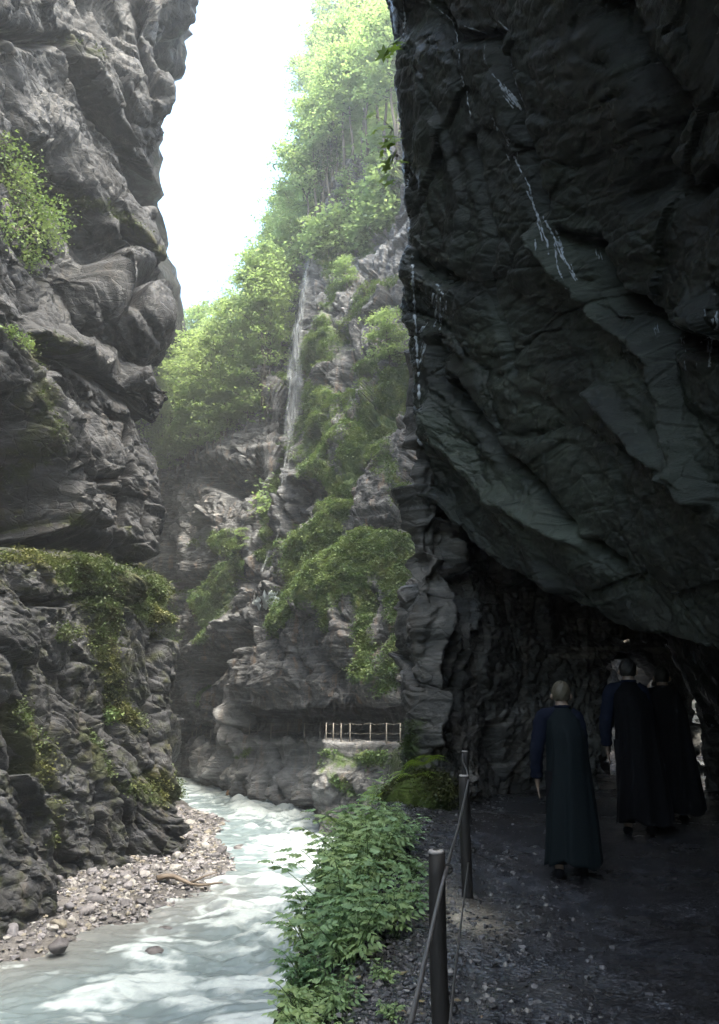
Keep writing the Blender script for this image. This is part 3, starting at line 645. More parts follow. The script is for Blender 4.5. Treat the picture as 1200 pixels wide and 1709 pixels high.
for k in range(9):
    v, f = stone_mesh(k+1); o = mesh_np('stone', v, f, None, True, STONE); me = o.data; bpy.data.objects.remove(o); sm.append(me)
ps = bankpts(290, 0., 5.); ps = ps[np.argsort(-ps[:, 1])]
for k, p in enumerate(ps):
    s = .11+.22*rng.random()**2.2
    if k % 17 == 0: s *= 1.5
    o = bpy.data.objects.new('stone', sm[k % 9]); COL.objects.link(o)
    o.location = p+np.array([0, 0, s*.25]); o.scale = (s, s, s); o.rotation_euler = (rng.normal()*.25, rng.normal()*.25, rng.random()*6.28)
    tag(o, 'rounded grey stone lying among many on the gravel bar', 'stone', 'stones of the gravel bar')
WETB = m_simple('wet_boulder', (.045, .042, .045), .35, sc=3., bump=.04, c2=(.12, .11, .115)); ORB = m_simple('ochre_boulder', (.25, .15, .07), .7, sc=2., bump=.05)
def boulder(px, py, s, label, sc=(1, 1, 1), rz=0., m=0, z=-5., mat=None):
    o = bpy.data.objects.new('boulder', sm[m]); COL.objects.link(o); p = WP(px, py, z)
    o.location = (p[0], p[1], z+.05*s); o.scale = (s*sc[0], s*sc[1], s*sc[2]); o.rotation_euler = (0, .1, rz)
    tag(o, label, 'boulder')
    if mat: o.material_slots[0].link = 'OBJECT'; o.material_slots[0].material = mat
    return o
boulder(402, 1418, 0.38, 'dark wedge-shaped boulder in midstream, the largest beyond the gravel bar', (1, .8, 1.1), .4, 1, mat=WETB)
boulder(262, 1592, 0.38, 'dark jagged boulder breaking the rapids right of the gravel bar', (1, .8, .8), .8, 2, mat=WETB)
boulder(185, 1657, 0.26, 'low dark rock awash in the rapids near the bottom of the picture', (1.1, .6, .6), .5, 3, mat=WETB)
boulder(278, 1552, 0.24, 'flat dark rock just off the tip of the gravel bar', (1.2, .6, .6), .1, 4, mat=WETB)
boulder(100, 1578, 0.31, 'dark blocky boulder at the water edge of the gravel bar', (1, .9, 1), .9, 5, -4.75, mat=WETB)
boulder(375, 1478, 0.22, 'low wet rock in the shallows below the driftwood branch', (1.3, .6, .5), .3, 6, mat=WETB)
boulder(345, 1420, 0.21, 'small dark rock left of the midstream boulder', (1.2, .7, .6), .3, 7, mat=WETB)
boulder(365, 1510, 0.22, 'rounded rock washed over by foam in the middle of the river', (1.1, .7, .7), 1.3, 0, mat=WETB)
boulder(190, 1468, 0.26, 'pale grey block on the back of the gravel bar against the rock wall', (1, .9, 1), .4, 8, -4.45)
boulder(212, 1466, 0.22, 'rounded pale stone beside the grey block at the back of the bar', (1, .9, 1), 1.4, 2, -4.45)
boulder(388, 1328, 0.56, 'orange-brown boulder at the water line below the far gallery', (1, .9, 1.2), .4, 4, -5., mat=ORB)
# ---- tubes
def tube(pts, rad, seg=8, closed=True):
    pts = np.array(pts, float); n = len(pts); rad = np.broadcast_to(rad, (n,)).astype(float)
    T_ = np.gradient(pts, axis=0); T_ /= np.linalg.norm(T_, axis=1)[:, None]+1e-9
    up = np.array([0, 0, 1.]) if abs(T_[0][2]) < .9 else np.array([1., 0, 0]); Vs = []
    a_ = np.cross(T_[0], up); a_ /= np.linalg.norm(a_)
    for k in range(n):
        a_ = a_-T_[k]*(a_@T_[k]); a_ /= np.linalg.norm(a_); b_ = np.cross(T_[k], a_)
        th = np.arange(seg)/seg*2*math.pi
        Vs.append(pts[k]+rad[k]*(np.cos(th)[:, None]*a_+np.sin(th)[:, None]*b_))
    Vv = np.concatenate(Vs+[pts[:1], pts[-1:]]); F = []
    for k in range(n-1):
        for j in range(seg):
            j2 = (j+1) % seg; F.append((k*seg+j, k*seg+j2, (k+1)*seg+j2, (k+1)*seg+j))
    for j in range(seg):
        j2 = (j+1) % seg; F.append((n*seg, j2, j, n*seg)); F.append((n*seg+1, (n-1)*seg+j, (n-1)*seg+j2, n*seg+1))
    return Vv, F
class MB:
    def __init__(s): s.V = []; s.F = []; s.n = 0
    def add(s, V, F): s.V.append(np.asarray(V, float)); s.F += [tuple(i+s.n for i in f) for f in F]; s.n += len(V); return s
    def tube(s, p, r, seg=8): return s.add(*tube(p, r, seg))
    def build(s, name, mat, parent=None, smooth=True):
        me = bpy.data.meshes.new(name)
        F = [tuple(dict.fromkeys(f)) for f in s.F]
        me.from_pydata(np.concatenate(s.V).tolist(), [], F); me.update()
        me.polygons.foreach_set('use_smooth', [smooth]*len(me.polygons)); me.materials.append(mat)
        o = bpy.data.objects.new(name, me); COL.objects.link(o)
        if parent: o.parent = parent
        return o
def empty(name, loc, label, cat, group=None):
    o = bpy.data.objects.new(name, None); COL.objects.link(o); o.location = loc; o.empty_display_size = .1
    return tag(o, label, cat, group)
WOODW = m_simple('wet_driftwood', (.10, .075, .055), .6, sc=6)
p0 = np.array(WP(262, 1466, -4.5)); p1 = np.array(WP(372, 1476, -4.75))
pts = [p0+(p1-p0)*k/8+np.array([0, .12*math.sin(k*1.3), .10*math.sin(k*.9)]) for k in range(9)]
mb = MB().tube(pts, np.linspace(.10, .03, 9), 8); mb.tube([pts[4], pts[4]+np.array([.5, .2, .2]), pts[4]+np.array([.9, .25, .3])], [.04, .03, .015], 6)
tag(mb.build('driftwood', WOODW), 'thin dark driftwood branch stranded at the tip of the gravel bar', 'driftwood')
# ============================================================= VEGETATION AND WATERFALL
def leafquads(C, S, up=.75, droop=.2, asp=.42, rs=None):
    n = len(C); r = rs or rng
    nr = r.normal(size=(n, 3)); nr[:, 2] = np.abs(nr[:, 2]); nr = nr*(1-up)+np.array([0, 0, 1.])*up+r.normal(size=(n, 3))*.25
    nr /= np.linalg.norm(nr, axis=1)[:, None]
    a = r.normal(size=(n, 3)); a -= nr*(a*nr).sum(1)[:, None]; a /= np.linalg.norm(a, axis=1)[:, None]
    a[:, 2] -= droop; a /= np.linalg.norm(a, axis=1)[:, None]; b = np.cross(nr, a)
    S = S[:, None]; w = asp*(.8+.4*r.random((n, 1)))
    V = np.stack([C-a*S*.5, C-b*S*w*.9-a*S*.05+nr*S*.06, C+a*S*.6-nr*S*.05, C+b*S*w*.9-a*S*.05+nr*S*.06], 1).reshape(-1, 3)
    return V, np.arange(4*n, dtype=np.int32).reshape(-1, 4)
LEAF_FAR = m_leaf('beech_leaves', (.13, .20, .10), (.24, .33, .18), (.33, .41, .21), .6, .12)
LEAF_FIR = m_leaf('spruce_needles', (.03, .065, .02), (.06, .11, .03), (.05, .09, .03), .15, .2)
LEAF_COV = m_leaf('cliff_greenery', (.045, .085, .035), (.14, .21, .085), (.21, .26, .10), .35, .8)
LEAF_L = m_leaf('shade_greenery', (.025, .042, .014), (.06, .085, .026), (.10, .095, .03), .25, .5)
LEAF_B = m_leaf('bush_leaves', (.07, .14, .065), (.22, .33, .17), (.26, .34, .14), .3, 1.5)
LEAF_BR = m_leaf('bright_shrub_leaves', (.12, .20, .04), (.22, .33, .07), (.28, .36, .06), .5, .6)
BARK = m_simple('bark', (.07, .06, .048), .9, .2, sc=5., bump=.03, c2=(.17, .15, .13))
for s_h in (L_, M_, R1_, R2_):
    s_h['qx'], s_h['qy'] = proj(s_h['V'])
def surfn(sh, px, py, tol=4.):
    d = (sh['qx']-px)**2+(sh['qy']-py)**2; m = np.nonzero(d < tol*tol)[0]
    if len(m) == 0: return surf(sh, px, py, 3.)
    m = m[sh['V'][m, 1] < sh['V'][m, 1].min()+.6]; k = m[np.argsort(d[m])[:5]]
    return sh['V'][k].astype(float).mean(0), sh['N'][k].astype(float).mean(0)
def surf(sh, px, py, tol=5.):
    m = np.nonzero((np.abs(sh['qx']-px) < tol) & (np.abs(sh['qy']-py) < tol))[0]
    if len(m) == 0:
        m = np.array([np.argmin((sh['qx']-px)**2+(sh['qy']-py)**2)])
    y = sh['V'][m, 1]; k = m[np.argsort(y)[len(y)//12]]
    return sh['V'][k].astype(float), sh['N'][k].astype(float)
def cover(name, sh, n, per, size, mat, label, spread=.25, lo=.28, hgt=.2, cond=None, dens=None):
    w = np.clip(sh['moss']-lo, 0, 1)*(np.maximum(sh['V'][:, 1], .1)**1.5)*(.25+.75*(noise(sh['V']/.9, 77) > -.08))*(noise(sh['V']/3.1, 78) > -.32)
    w = w*np.clip(.45+sh['N'][:, 2]*1.0, .12, 1.2)
    if cond is not None: w = w*cond(sh)
    k = rng.choice(len(w), n, p=w/w.sum())
    C = sh['V'][k]+sh['N'][k]*(hgt*rng.random((n, 1)))*np.clip(sh['moss'][k], 0, 1)[:, None]
    C = np.repeat(C, per, 0)+rng.normal(size=(n*per, 3))*spread*np.array([1, 1, .6])
    S = size*(.6+.8*rng.random(n*per))
    V, F = leafquads(C, S, .7)
    ti = np.repeat(rng.random(n), per)*.6+rng.random(n*per)*.4
    o = mesh_np(name, V, F, None, False, mat, fattrs={'tint': ti}); tag(o, label, kind='stuff'); return o
vis = lambda sh: ((sh['qx'] > -40) & (sh['qx'] < 760) & (sh['qy'] > -60) & (sh['qy'] < 1700)).astype(float)
cover('ferns', M_, 80000, 5, .13, LEAF_COV, 'ferns and low greenery matting the ramps of the pale cliff', .15, cond=lambda s: vis(s)*(s['qy'] > 350)*(1-.97*((s['qx'] < 455)*(s['qy'] < 760))), hgt=.16, lo=.2)
cover('undergrowth', M_, 17000, 5, .36, LEAF_FAR, 'leafy undergrowth on the forest floor above the cliff', .6, cond=lambda s: vis(s)*(s['qy'] < 860)*(s['moss'] > .6)*((s['qy'] < 420) | (s['qx'] < 460)), hgt=1.6)
cover('wall_plants', L_, 16000, 4, .09, LEAF_L, 'small ferns and herbs clinging to ledges of the left rock wall', .12, cond=vis, hgt=.16, lo=.33)
cover('pillar_moss', R2_, 9000, 4, .03, LEAF_L, 'moss and tiny plants at the foot of the rock pillar', .04, hgt=.07, cond=lambda s: (s['qx'] > 600)*(s['qx'] < 820)*(s['qy'] > 1100))
# ---- trees
def tree_meshes(seed, h, base, rad, nl, leaf=.3, lean=0., kind='b'):
    r = np.random.default_rng(seed)
    n = 12; pts = np.array([[lean*h*(k/n)**1.5+.12*math.sin(k*1.1+seed), .12*math.cos(k*.9+seed), h*.97*k/n] for k in range(n+1)]); pts[0, 2] = -.6
    mb = MB().tube(pts, np.linspace(h*.010+.03, .02, n+1), 7)
    C = []
    if kind == 'b':
        nb = int(9+h*.55)
        for k in range(nb):
            f = base+(1-base)*((k+.5)/nb); p = np.array([np.interp(f*n, range(n+1), pts[:, j]) for j in range(3)])
            a = k*2.4+r.random(); L = rad*(1.15-.75*((f-base)/(1-base))**1.6)*(.6+.6*r.random())
            e = p+np.array([math.cos(a)*L, math.sin(a)*L, L*(.10+.55*r.random())])
            m = (p+e)/2+np.array([0, 0, .12*L]); mb.tube([p, m, e], [.05, .035, .012], 5)
            ns = max(3, int(4+L*1.6))
            for j in range(ns):
                t = .3+.75*r.random(); q = p+(e-p)*t+r.normal(size=3)*np.array([.32, .32, .10])*L*.75
                m_ = int(nl/nb/ns); R_ = .28+.5*r.random()
                C.append(q+r.normal(size=(m_, 3))*np.array([R_, R_, R_*.26]))
    else:
        nb = 26
        for k in range(nb):
            f = base+(1-base)*k/nb; p = np.array([lean*h*f**1.5, 0, h*f]); L = rad*(1.02-f)/(1-base)
            for j in range(6):
                a = k*1.1+j*1.047+r.random()*.4; L2 = L*(.7+.5*r.random()); e = p+np.array([math.cos(a)*L2, math.sin(a)*L2, -.28*L2])
                mb.tube([p, e], [.025, .008], 4); m_ = int(nl/nb/6); t = r.random((m_, 1))**.7
                C.append(p+(e-p)*t+r.normal(size=(m_, 3))*np.array([.12, .12, .10]))
    C = np.concatenate(C); V, F = leafquads(C, leaf*(.6+.8*r.random(len(C))), .7 if kind == 'b' else .45, .25, .45, r)
    return mb, (V, F, r.random(len(C)))
TV = []
for sd_, h, base, rad, nl, lf, ln, kd in ((1, 15, .38, 3.1, 2700, .30, 0, 'b'), (2, 13, .28, 2.9, 2600, .28, -.1, 'b'), (3, 17, .45, 2.9, 2700, .30, .03, 'b'), (4, 10, .15, 2.8, 3200, .27, -.25, 'b'),
    (5, 7, .1, 2.3, 3600, .26, -.1, 'b'), (6, 15, .12, 1.9, 5200, .20, 0, 's'), (7, 15, .3, 2.2, 3400, .28, -.08, 'b')):
    mb, (V, F, ti) = tree_meshes(sd_, h, base, rad, nl, lf, ln, kd)
    o1 = mb.build('trunk', BARK); o2 = mesh_np('crown', V, F, None, False, LEAF_FIR if kd == 's' else LEAF_FAR, fattrs={'tint': ti})
    TV.append((o1.data, o2.data, kd)); bpy.data.objects.remove(o1); bpy.data.objects.remove(o2)
def tree(v, px, py, s, label, group=None, name=None, tol=7.):
    p, n_ = surf(M_, px, py, tol)
    o = empty(name or ('spruce' if TV[v][2] == 's' else 'broadleaf_tree'), p, label, 'tree', group)
    o.scale = (s, s, s); o.rotation_euler = (0, 0, (rng.random()-.5)*(6.2 if v in (0, 2, 5) else 1.0))
    for nm, me in (('trunk', TV[v][0]), ('crown', TV[v][1])):
        c = bpy.data.objects.new(nm, me); COL.objects.link(c); c.parent = o
    return o
r5 = random.Random(5)
for k, px in enumerate(range(262, 452, 13)):     # left wood on the cliff rim
    py = float(np.interp(px, [262, 300, 340, 370, 400, 450], [795, 772, 752, 722, 706, 690]))
    tree([0, 2, 6, 1, 2][k % 5], px, py-4, .66+.2*r5.random(), 'tall broadleaf tree in the wood on the rim left of the waterfall', 'trees of the wood left of the waterfall')
for k, px in enumerate(range(264, 450, 12)):
    py = float(np.interp(px, [262, 300, 340, 370, 400, 450], [795, 772, 752, 722, 706, 690]))
    tree(4, px+3, py+3, .6+.35*r5.random(), 'small bushy tree filling the rim below the wood left of the waterfall', 'small trees along the rim left of the waterfall')
for k in range(26):
    px = 268+r5.random()*180; t_ = r5.random()
    py = float(np.interp(px, [262, 450], [770, 680]))-15-75*t_
    tree([0, 2, 1, 6, 2][k % 5], px, py, .7+.25*r5.random(), 'tall broadleaf tree in the wood on the rim left of the waterfall', 'trees of the wood left of the waterfall')
for px, py, v, s in ((458, 520, 3, .75), (463, 505, 1, .8), (475, 492, 3, .7), (484, 480, 4, .9), (470, 470, 1, .85), (500, 430, 3, .7), (503, 400, 1, .8), (495, 450, 4, .8)):
    tree(v, px, py, s, 'broadleaf tree leaning over the gorge from the ledge beside the waterfall', 'leaning trees on the waterfall ledge')
for px, py, v, s in ((515, 368, 3, .9), (522, 362, 1, .95), (535, 345, 0, .8), (545, 330, 1, .85), (556, 300, 0, .8), (570, 270, 2, .75), (582, 262, 6, .8), (600, 258, 2, .8), (618, 256, 0, .8), (636, 250, 2, .8), (655, 246, 6, .9), (675, 244, 2, .9)):
    tree(v, px, py, s, 'broadleaf tree on the rim of the pale cliff above the waterfall', 'trees on the rim above the waterfall')
tree(5, 530, 330, .92, 'slim dark spruce standing out against the sky above the waterfall', name='spruce'); tree(5, 548, 300, .8, 'second slim spruce just right of the one that stands against the sky', name='spruce')
for k in range(36):
    px = 520+r5.random()*165; py = 235-r5.random()*200+max(0, (560-px))*1.4
    tree([0, 2, 1, 6, 3, 0][k % 6], px, py, .75+.3*r5.random(), 'broadleaf tree of the steep wooded slope high above the cliff', 'trees of the high wooded slope')
for px, py, v, s, lb in ((645, 612, 4, .62, 'small bright green tree rooted on the mossy ramp close to the dark rock edge'), (402, 925, 4, .30, 'little bush-like tree growing on the ledge left of the cascade'), (575, 480, 4, .42, 'young tree on the cliff face right of the top of the waterfall'), (590, 360, 4, .6, 'young tree in the upper cliff face below the rim'), (630, 330, 4, .55, 'young tree in the cliff face beside the rock overhang'), (545, 430, 4, .45, 'small tree overhanging the top of the waterfall')):
    tree(v, px, py, s, lb, tol=6)
# ---- shrubs on the left wall and sprigs on the overhang
def shrub(sh, pxs, n, leaf, mat, label, out=.5, name='shrub', rad=.35):
    C = []; mb = MB(); root, _ = surf(sh, *pxs[0])
    o = empty(name, root, label, 'shrub')
    for (x, y) in pxs:
        p, nn = surf(sh, x, y); e = p+nn*out*(.6+.6*rng.random())+np.array([0, 0, .15]); mb.tube(np.array([p-nn*.1, (p+e)/2+np.array([0, 0, .1]), e])-root, [.03, .02, .008], 5)
        for j in range(5):
            q = p+(e-p)*rng.random()+rng.normal(size=3)*rad*.6; C.append(q+rng.normal(size=(n//len(pxs)//5, 3))*rad*np.array([.6, .6, .5]))
    C = np.concatenate(C)-root; V, F = leafquads(C, leaf*(.6+.8*rng.random(len(C))), .55, .4)
    mb.tube(np.array([surf(sh, *q_)[0]-root for q_ in pxs]), .02, 5) if len(pxs) > 1 else None
    mb.build('stem', BARK, o); mesh_np('foliage', V, F, None, False, mat, o, {'tint': rng.random(len(C))}); return o
shrub(L_, [(8, 250), (15, 290), (20, 330), (35, 350), (30, 390), (55, 375), (60, 400), (40, 425), (10, 380), (70, 395)], 3000, .12, LEAF_COV, 'green leafy shrub hanging from the left rock wall at the edge of the picture', .7, rad=.5)
shrub(L_, [(15, 555), (20, 590), (30, 580)], 500, .10, LEAF_COV, 'small green tuft on the left rock wall below the big shrub', .2, rad=.2)
shrub(L_, [(180, 1200), (192, 1196)], 420, .10, LEAF_COV, 'small light green fern tuft in the middle of the lower left rock face', .2, rad=.22)
shrub(L_, [(100, 1062), (112, 1070)], 420, .10, LEAF_L, 'yellow green tuft on the upper part of the lower left rock block', .25, rad=.22)
# ---- waterfall
t = NT('falling_water'); c = t.coord((5, 5, .5)); n1 = t.noise(c, 1.6, 5, .7)
b = t.n('BsdfPrincipled', i_Base_Color=(.86, .91, .95), i_Roughness=.45); tr = t.n('BsdfTransparent'); mx = t.n('MixShader', i_0=t.ramp(n1, [(.42, .0), (.82, .19)]))
t.t.links.new(tr.outputs[0], mx.inputs[1]); t.t.links.new(b.outputs[0], mx.inputs[2]); t.t.links.new(mx.outputs[0], t.out.inputs[0]); FALL = t.m
t = NT('white_water'); c = t.coord(); t.bsdf(i_Base_Color=t.mix(t.noise(c, 3., 5, .7), (.45, .5, .5), (.8, .84, .85)), i_Roughness=.4, i_Normal=t.n('Bump', i_Strength=.8, i_Distance=.15, i_Height=t.noise(c, 2.5, 6, .7))); WHITE = t.m
def ribbon(mb, pix, wpx, off, sh=M_, jit=0., n=40, follow=True):
    """one strand of water following the rock face"""
    ks = np.linspace(0, len(pix)-1, n); xs_ = np.interp(ks, range(len(pix)), [p[0] for p in pix]); ys_ = np.interp(ks, range(len(pix)), [p[1] for p in pix])
    Q = []
    for x, y in zip(xs_, ys_):
        p, _ = surf(sh, x, y, 4.); Q.append(P(x, y, p[1]-off))
    Q = np.array(Q); D = Q[:, 1].copy()
    for _ in range(6): D[1:-1] = np.minimum(D[1:-1], (D[:-2]+D[2:])/2)
    for k in range(n): Q[k] = P(xs_[k], ys_[k], D[k])
    w = np.interp(ks, range(len(wpx)), wpx)*D/FPX
    V = []
    for j in (-1, -.33, .33, 1): V.append(Q+np.stack([w*j*.5, -np.full(n, .12)*(1-j*j), 0*w], 1))
    V = np.stack(V, 1).reshape(-1, 3); F = [(k*4+j, k*4+j+1, k*4+j+5, k*4+j+4) for k in range(n-1) for j in range(3)]
    mb.add(V, F)
wf = empty('waterfall', surf(M_, 485, 730)[0], 'thin white waterfall veiling down the pale cliff into a mossy chute', 'waterfall')
def plant(o, parent):     # keep world position under a parent that was moved
    o.parent = parent; o.matrix_parent_inverse = parent.matrix_basis.inverted() if False else __import__('mathutils').Matrix.Translation(-Vector(parent.location)); return o
main = [(513, 418), (512, 440), (509, 475), (502, 510), (494, 555), (490, 600), (491, 640), (487, 690), (484, 728)]
mb = MB()
for k in range(26):
    dx = rng.normal()*6.0; j = [(x+dx*(.25+.9*i/8.)+rng.normal()*.5, y) for i, (x, y) in enumerate(main)]
    j[-1] = (j[-1][0], j[-1][1]-rng.random()*26+8)
    if k % 3 == 2: j = j[k % 4:]
    ribbon(mb, j, [1, 2, 3.5, 5, 8, 9, 9, 8, 1], .45+.25*rng.random())
for k in range(5):
    dx = rng.normal()*2; ribbon(mb, [(505+dx, 570), (503+dx, 600), (497+dx, 640), (490+dx, 672)], [2, 3, 3, 2], .4)
for k in range(3): ribbon(mb, [(524+k*1.5, 470), (526, 510), (525, 560)], [1, 1.5, 1], .3)
plant(mb.build('water_veil', FALL), wf)
mb = MB()
for k in range(4):
    dx = rng.normal()*3.5; ribbon(mb, [(484+dx, 728), (476+dx, 770), (468+dx, 820), (464+dx, 870), (452+dx, 915), (436+dx, 955)], [5, 3, 2.5, 2, 2, 3], .15)
plant(mb.build('runnel', FALL), wf)
nu_, nv_ = 34, 20; V = []
for a in range(nu_):
    for b in range(nv_):
        u_ = a/(nu_-1)*2-1; w_ = b/(nv_-1)*2-1; ed = math.sqrt(max(0, 1-u_*u_))*(.35+1.1*abs(float(noise(np.array([[u_*4.3+w_*.8, 1.3, 2.]]), 3)[0]))+.35*(u_+1)*.5)
        x_ = 445+u_*24; y_ = 1002-u_*4+w_*15*ed; p_, _ = surf(M_, x_, y_, 2.5)
        V.append(P(x_, y_, p_[1]-.15-.25*(1-w_*w_)*ed))
plant(mesh_np('splash', V, gridfaces(nu_, nv_), None, True, WHITE), wf)
# ---- wet trickles on the overhang
t = NT('wet_film'); c = t.coord(); tb = t.bsdf(i_Base_Color=(.35, .38, .42), i_Roughness=.12, i_Normal=t.n('Bump', i_Strength=1., i_Distance=.02, i_Height=t.noise(c, 26., 5, .7))); tb.inputs['Specular IOR Level'].default_value = 1.; tb.inputs['Coat Weight'].default_value = 1.; WET = t.m
def trickle(paths, label, r0=.010, n=26, nj=1, jw=3.):
    root = empty('water_trickle', surf(R1_, *paths[0][0])[0], label, 'trickle'); loc = np.array(root.location)
    for pth in paths:
        for j_ in range(nj):
            dx, dy = (rng.normal()*jw, rng.normal()*jw) if nj > 1 else (0, 0)
            m = max(6, int(sum(math.hypot(a[0]-b_[0], a[1]-b_[1]) for a, b_ in zip(pth, pth[1:]))/3)); ks = np.linspace(0, len(pth)-1, m)
            wv_ = np.cumsum(rng.normal(size=m))*(.16 if nj == 1 else .08); wv_ -= np.linspace(wv_[0], wv_[-1], m)
            xs_ = np.interp(ks, range(len(pth)), [p[0] for p in pth])+wv_+dx; ys_ = np.interp(ks, range(len(pth)), [p[1] for p in pth])+dy
            if nj > 1: a0 = rng.integers(0, max(1, m-4)); xs_ = xs_[a0:a0+4+rng.integers(7)]; ys_ = ys_[a0:a0+len(xs_)]
            Q = []
            for x, y in zip(xs_, ys_):
                p, nn = surfn(R1_, x, y); Q.append(p+nn*.001-loc)
            if len(Q) > 3: MB().tube(Q, r0*np.clip(-.35+rng.random(len(Q))*1.3, .03, 1)*(.8 if nj > 1 else 1.35), 6).build('strand', WET, root)
trickle([[(672, -20), (677, 40), (673, 110), (668, 170), (668, 200), (672, 240), (680, 300), (686, 350)]], 'white glinting trickle running down the left edge of the rock overhang', .024)
trickle([[(715, 0), (740, 22), (756, 35), (762, 60), (768, 120), (778, 150), (786, 195)]], 'thin glinting trickle near the top of the overhang, left of the others', .009)
trickle([[(756, 38), (790, 48), (812, 55), (808, 95), (818, 120), (836, 140), (850, 172)], [(832, 35), (858, 60), (852, 110), (860, 140), (874, 175)]], 'branching glinting trickle near the top of the dark overhang', .009)
trickle([[(838, 140), (845, 160), (862, 180)], [(846, 150), (870, 184)]], 'bright cluster of wet glints where the branching trickle ends', .016, nj=8, jw=4)
trickle([[(823, 198), (832, 222), (850, 245), (866, 280), (884, 310), (888, 335)], [(888, 335), (900, 370), (914, 410), (916, 425)], [(905, 360), (925, 395), (932, 450), (945, 480)], [(893, 400), (895, 430)]], 'long sparkling trickle slanting down the middle of the overhang', .012)
trickle([[(823, 198), (850, 245), (866, 280), (888, 335), (910, 400)], [(925, 380), (940, 430), (960, 470)]], 'scattered drops glinting along the long slanting trickle', .014, nj=16, jw=3)
trickle([[(728, 480), (742, 490), (740, 560)], [(735, 480), (733, 555)], [(700, 560), (715, 540), (728, 490)], [(700, 610), (710, 570)]], 'broad bright wet streaks on the bulge beside the overhang edge', .022, nj=7, jw=3)
trickle([[(682, 380), (688, 440), (692, 520), (697, 600), (700, 700), (694, 750)]], 'ragged white wet line along the lower edge of the overhang', .028)
trickle([[(1180, 525), (1190, 570), (1188, 610)], [(1196, 520), (1200, 570)]], 'bright wet glints on the far right of the overhang', .014, nj=14, jw=5)
trickle([[(1095, 540), (1100, 558)], [(1145, 560), (1150, 620)], [(995, 410), (1000, 430)]], 'faint scattered wet glints on the right part of the overhang', .009, nj=5, jw=5)
# ---- maple sprigs
def palmate():
    pts = []
    for k in range(11):
        a = R(-140+28*k); r_ = (1. if k % 2 else .52)*(1.15 if k == 5 else .9); pts.append((math.sin(a)*r_*.5, math.cos(a)*r_*.5+.1, .0-.06*r_))
    pts.append((0, -.35, 0)); V = [(0, 0, .03)]+pts; F = [(0, k+1, (k+1) % 12+1) for k in range(12)]
    return np.array(V), F
PM = palmate()
def sprig(px, py, D, n, size, label):
    o = empty('maple_sprig', P(px+14, py-10, D+.1), label, 'sprig'); mb = MB(); st = MB(); loc = np.array(o.location)
    for k in range(n):
        x, y = px+rng.normal()*9, py+rng.normal()*(9+n)
        p = np.array(P(x, y, D-.2*rng.random()))-loc; st.tube([(0, 0, 0), p*.5+np.array([0, 0, .05]), p], [.004, .003, .002], 5)
        e = Vector((-.5+rng.normal()*.4, -.75+rng.normal()*.4, .55+rng.normal()*.3)).to_track_quat('Z', 'Y').to_matrix(); M3 = np.array(e)
        a = rng.random()*6.28; Rz = np.array([[math.cos(a), -math.sin(a), 0], [math.sin(a), math.cos(a), 0], [0, 0, 1]])
        mb.add((PM[0]*size*(.7+.6*rng.random()))@Rz.T@M3.T+p, PM[1])
    st.build('stem', BARK, o); mb.build('leaves', LEAF_BR, o)
sprig(646, 84, 7.9, 6, .24, 'uppermost bright maple leaves growing from the edge of the overhang')
sprig(642, 226, 8.3, 8, .22, 'bright maple leaves on the overhang edge, the middle of three sprigs')
sprig(650, 270, 8.5, 9, .21, 'lowest and fullest maple sprig hanging at the overhang edge')
# ============================================================= FOREGROUND PLANTS, RAILINGS, PEOPLE
def leaflet(L, w):          # pointed, folded, toothed
    n = 5; V = []; F = []
    for k in range(n+1):
        t_ = k/n; hw = w*math.sin(math.pi*min(1, t_*.93+.07)**.75)*(1 if k < n else .05)*(1.12 if k % 2 else .92)
        z = -.22*L*t_*t_; V += [(-hw, L*t_, z+hw*.35), (0, L*t_, z), (hw, L*t_, z+hw*.35)]
    for k in range(n): a = 3*k; F += [(a, a+1, a+4, a+3), (a+1, a+2, a+5, a+4)]
    return np.array(V), F
def rotm(a, b, c):
    from mathutils import Euler
    return np.array(Euler((a, b, c)).to_matrix())
def compound(L, pairs=3):    # pinnate leaf along +y, drooping
    V = []; F = []; n0 = 0
    for k in range(pairs+1):
        t_ = .42+.58*k/pairs; y = L*t_; z = -.25*L*t_*t_
        for sgn in ((-1, 1) if k < pairs else (0,)):
            v, f = leaflet(L*(.46-.05*k) if sgn else L*.48, L*.105)
            v = v@rotm(-.3, .25*sgn, -sgn*(1.05-.12*k)).T+np.array([0, y, z]); V.append(v); F += [tuple(i+n0 for i in q_) for q_ in f]; n0 += len(v)
    return np.concatenate(V), F
CL = [compound(1., 3), compound(1., 2), compound(1., 3)]
STEM = m_simple('green_stem', (.06, .10, .03), .6)
def plant_mesh(seed, h, nst, per, leaf, leanx):
    r = np.random.default_rng(seed); st = MB(); lf = MB()
    for s_ in range(nst):
        a = r.random()*6.28; L = h*(.6+.5*r.random()); sp_ = .25+.45*r.random()
        q_ = []
        for k in range(7):
            t_ = k/6; q_.append((math.cos(a)*sp_*L*t_**1.4+leanx*L*t_**1.5, math.sin(a)*sp_*L*t_**1.4, L*t_*(1-.18*t_)-.08))
        q_ = np.array(q_); st.tube(q_, np.linspace(.005, .0018, 7), 5)
        for k in range(per):
            t_ = .28+.72*(k+r.random()*.5)/per; p = np.array([np.interp(t_*6, range(7), q_[:, j]) for j in range(3)])
            az = k*2.4+r.random()*.8; s2 = leaf*(.65+.6*r.random())*(1.1-.35*t_)
            v, f = CL[k % 3]; v = v@rotm(.55-r.random()*.75, r.normal()*.25, az).T*s2+p; lf.add(v, f)
    so_ = st.build('stems', STEM); lo = lf.build('leaves', LEAF_B, None, True)
    at = lo.data.attributes.new('tint', 'FLOAT', 'FACE'); nf = len(lo.data.polygons); at.data.foreach_set('value', np.repeat(r.random(nf//10+1), 10)[:nf].astype(np.float32))
    m = (so_.data, lo.data); bpy.data.objects.remove(so_); bpy.data.objects.remove(lo); return m
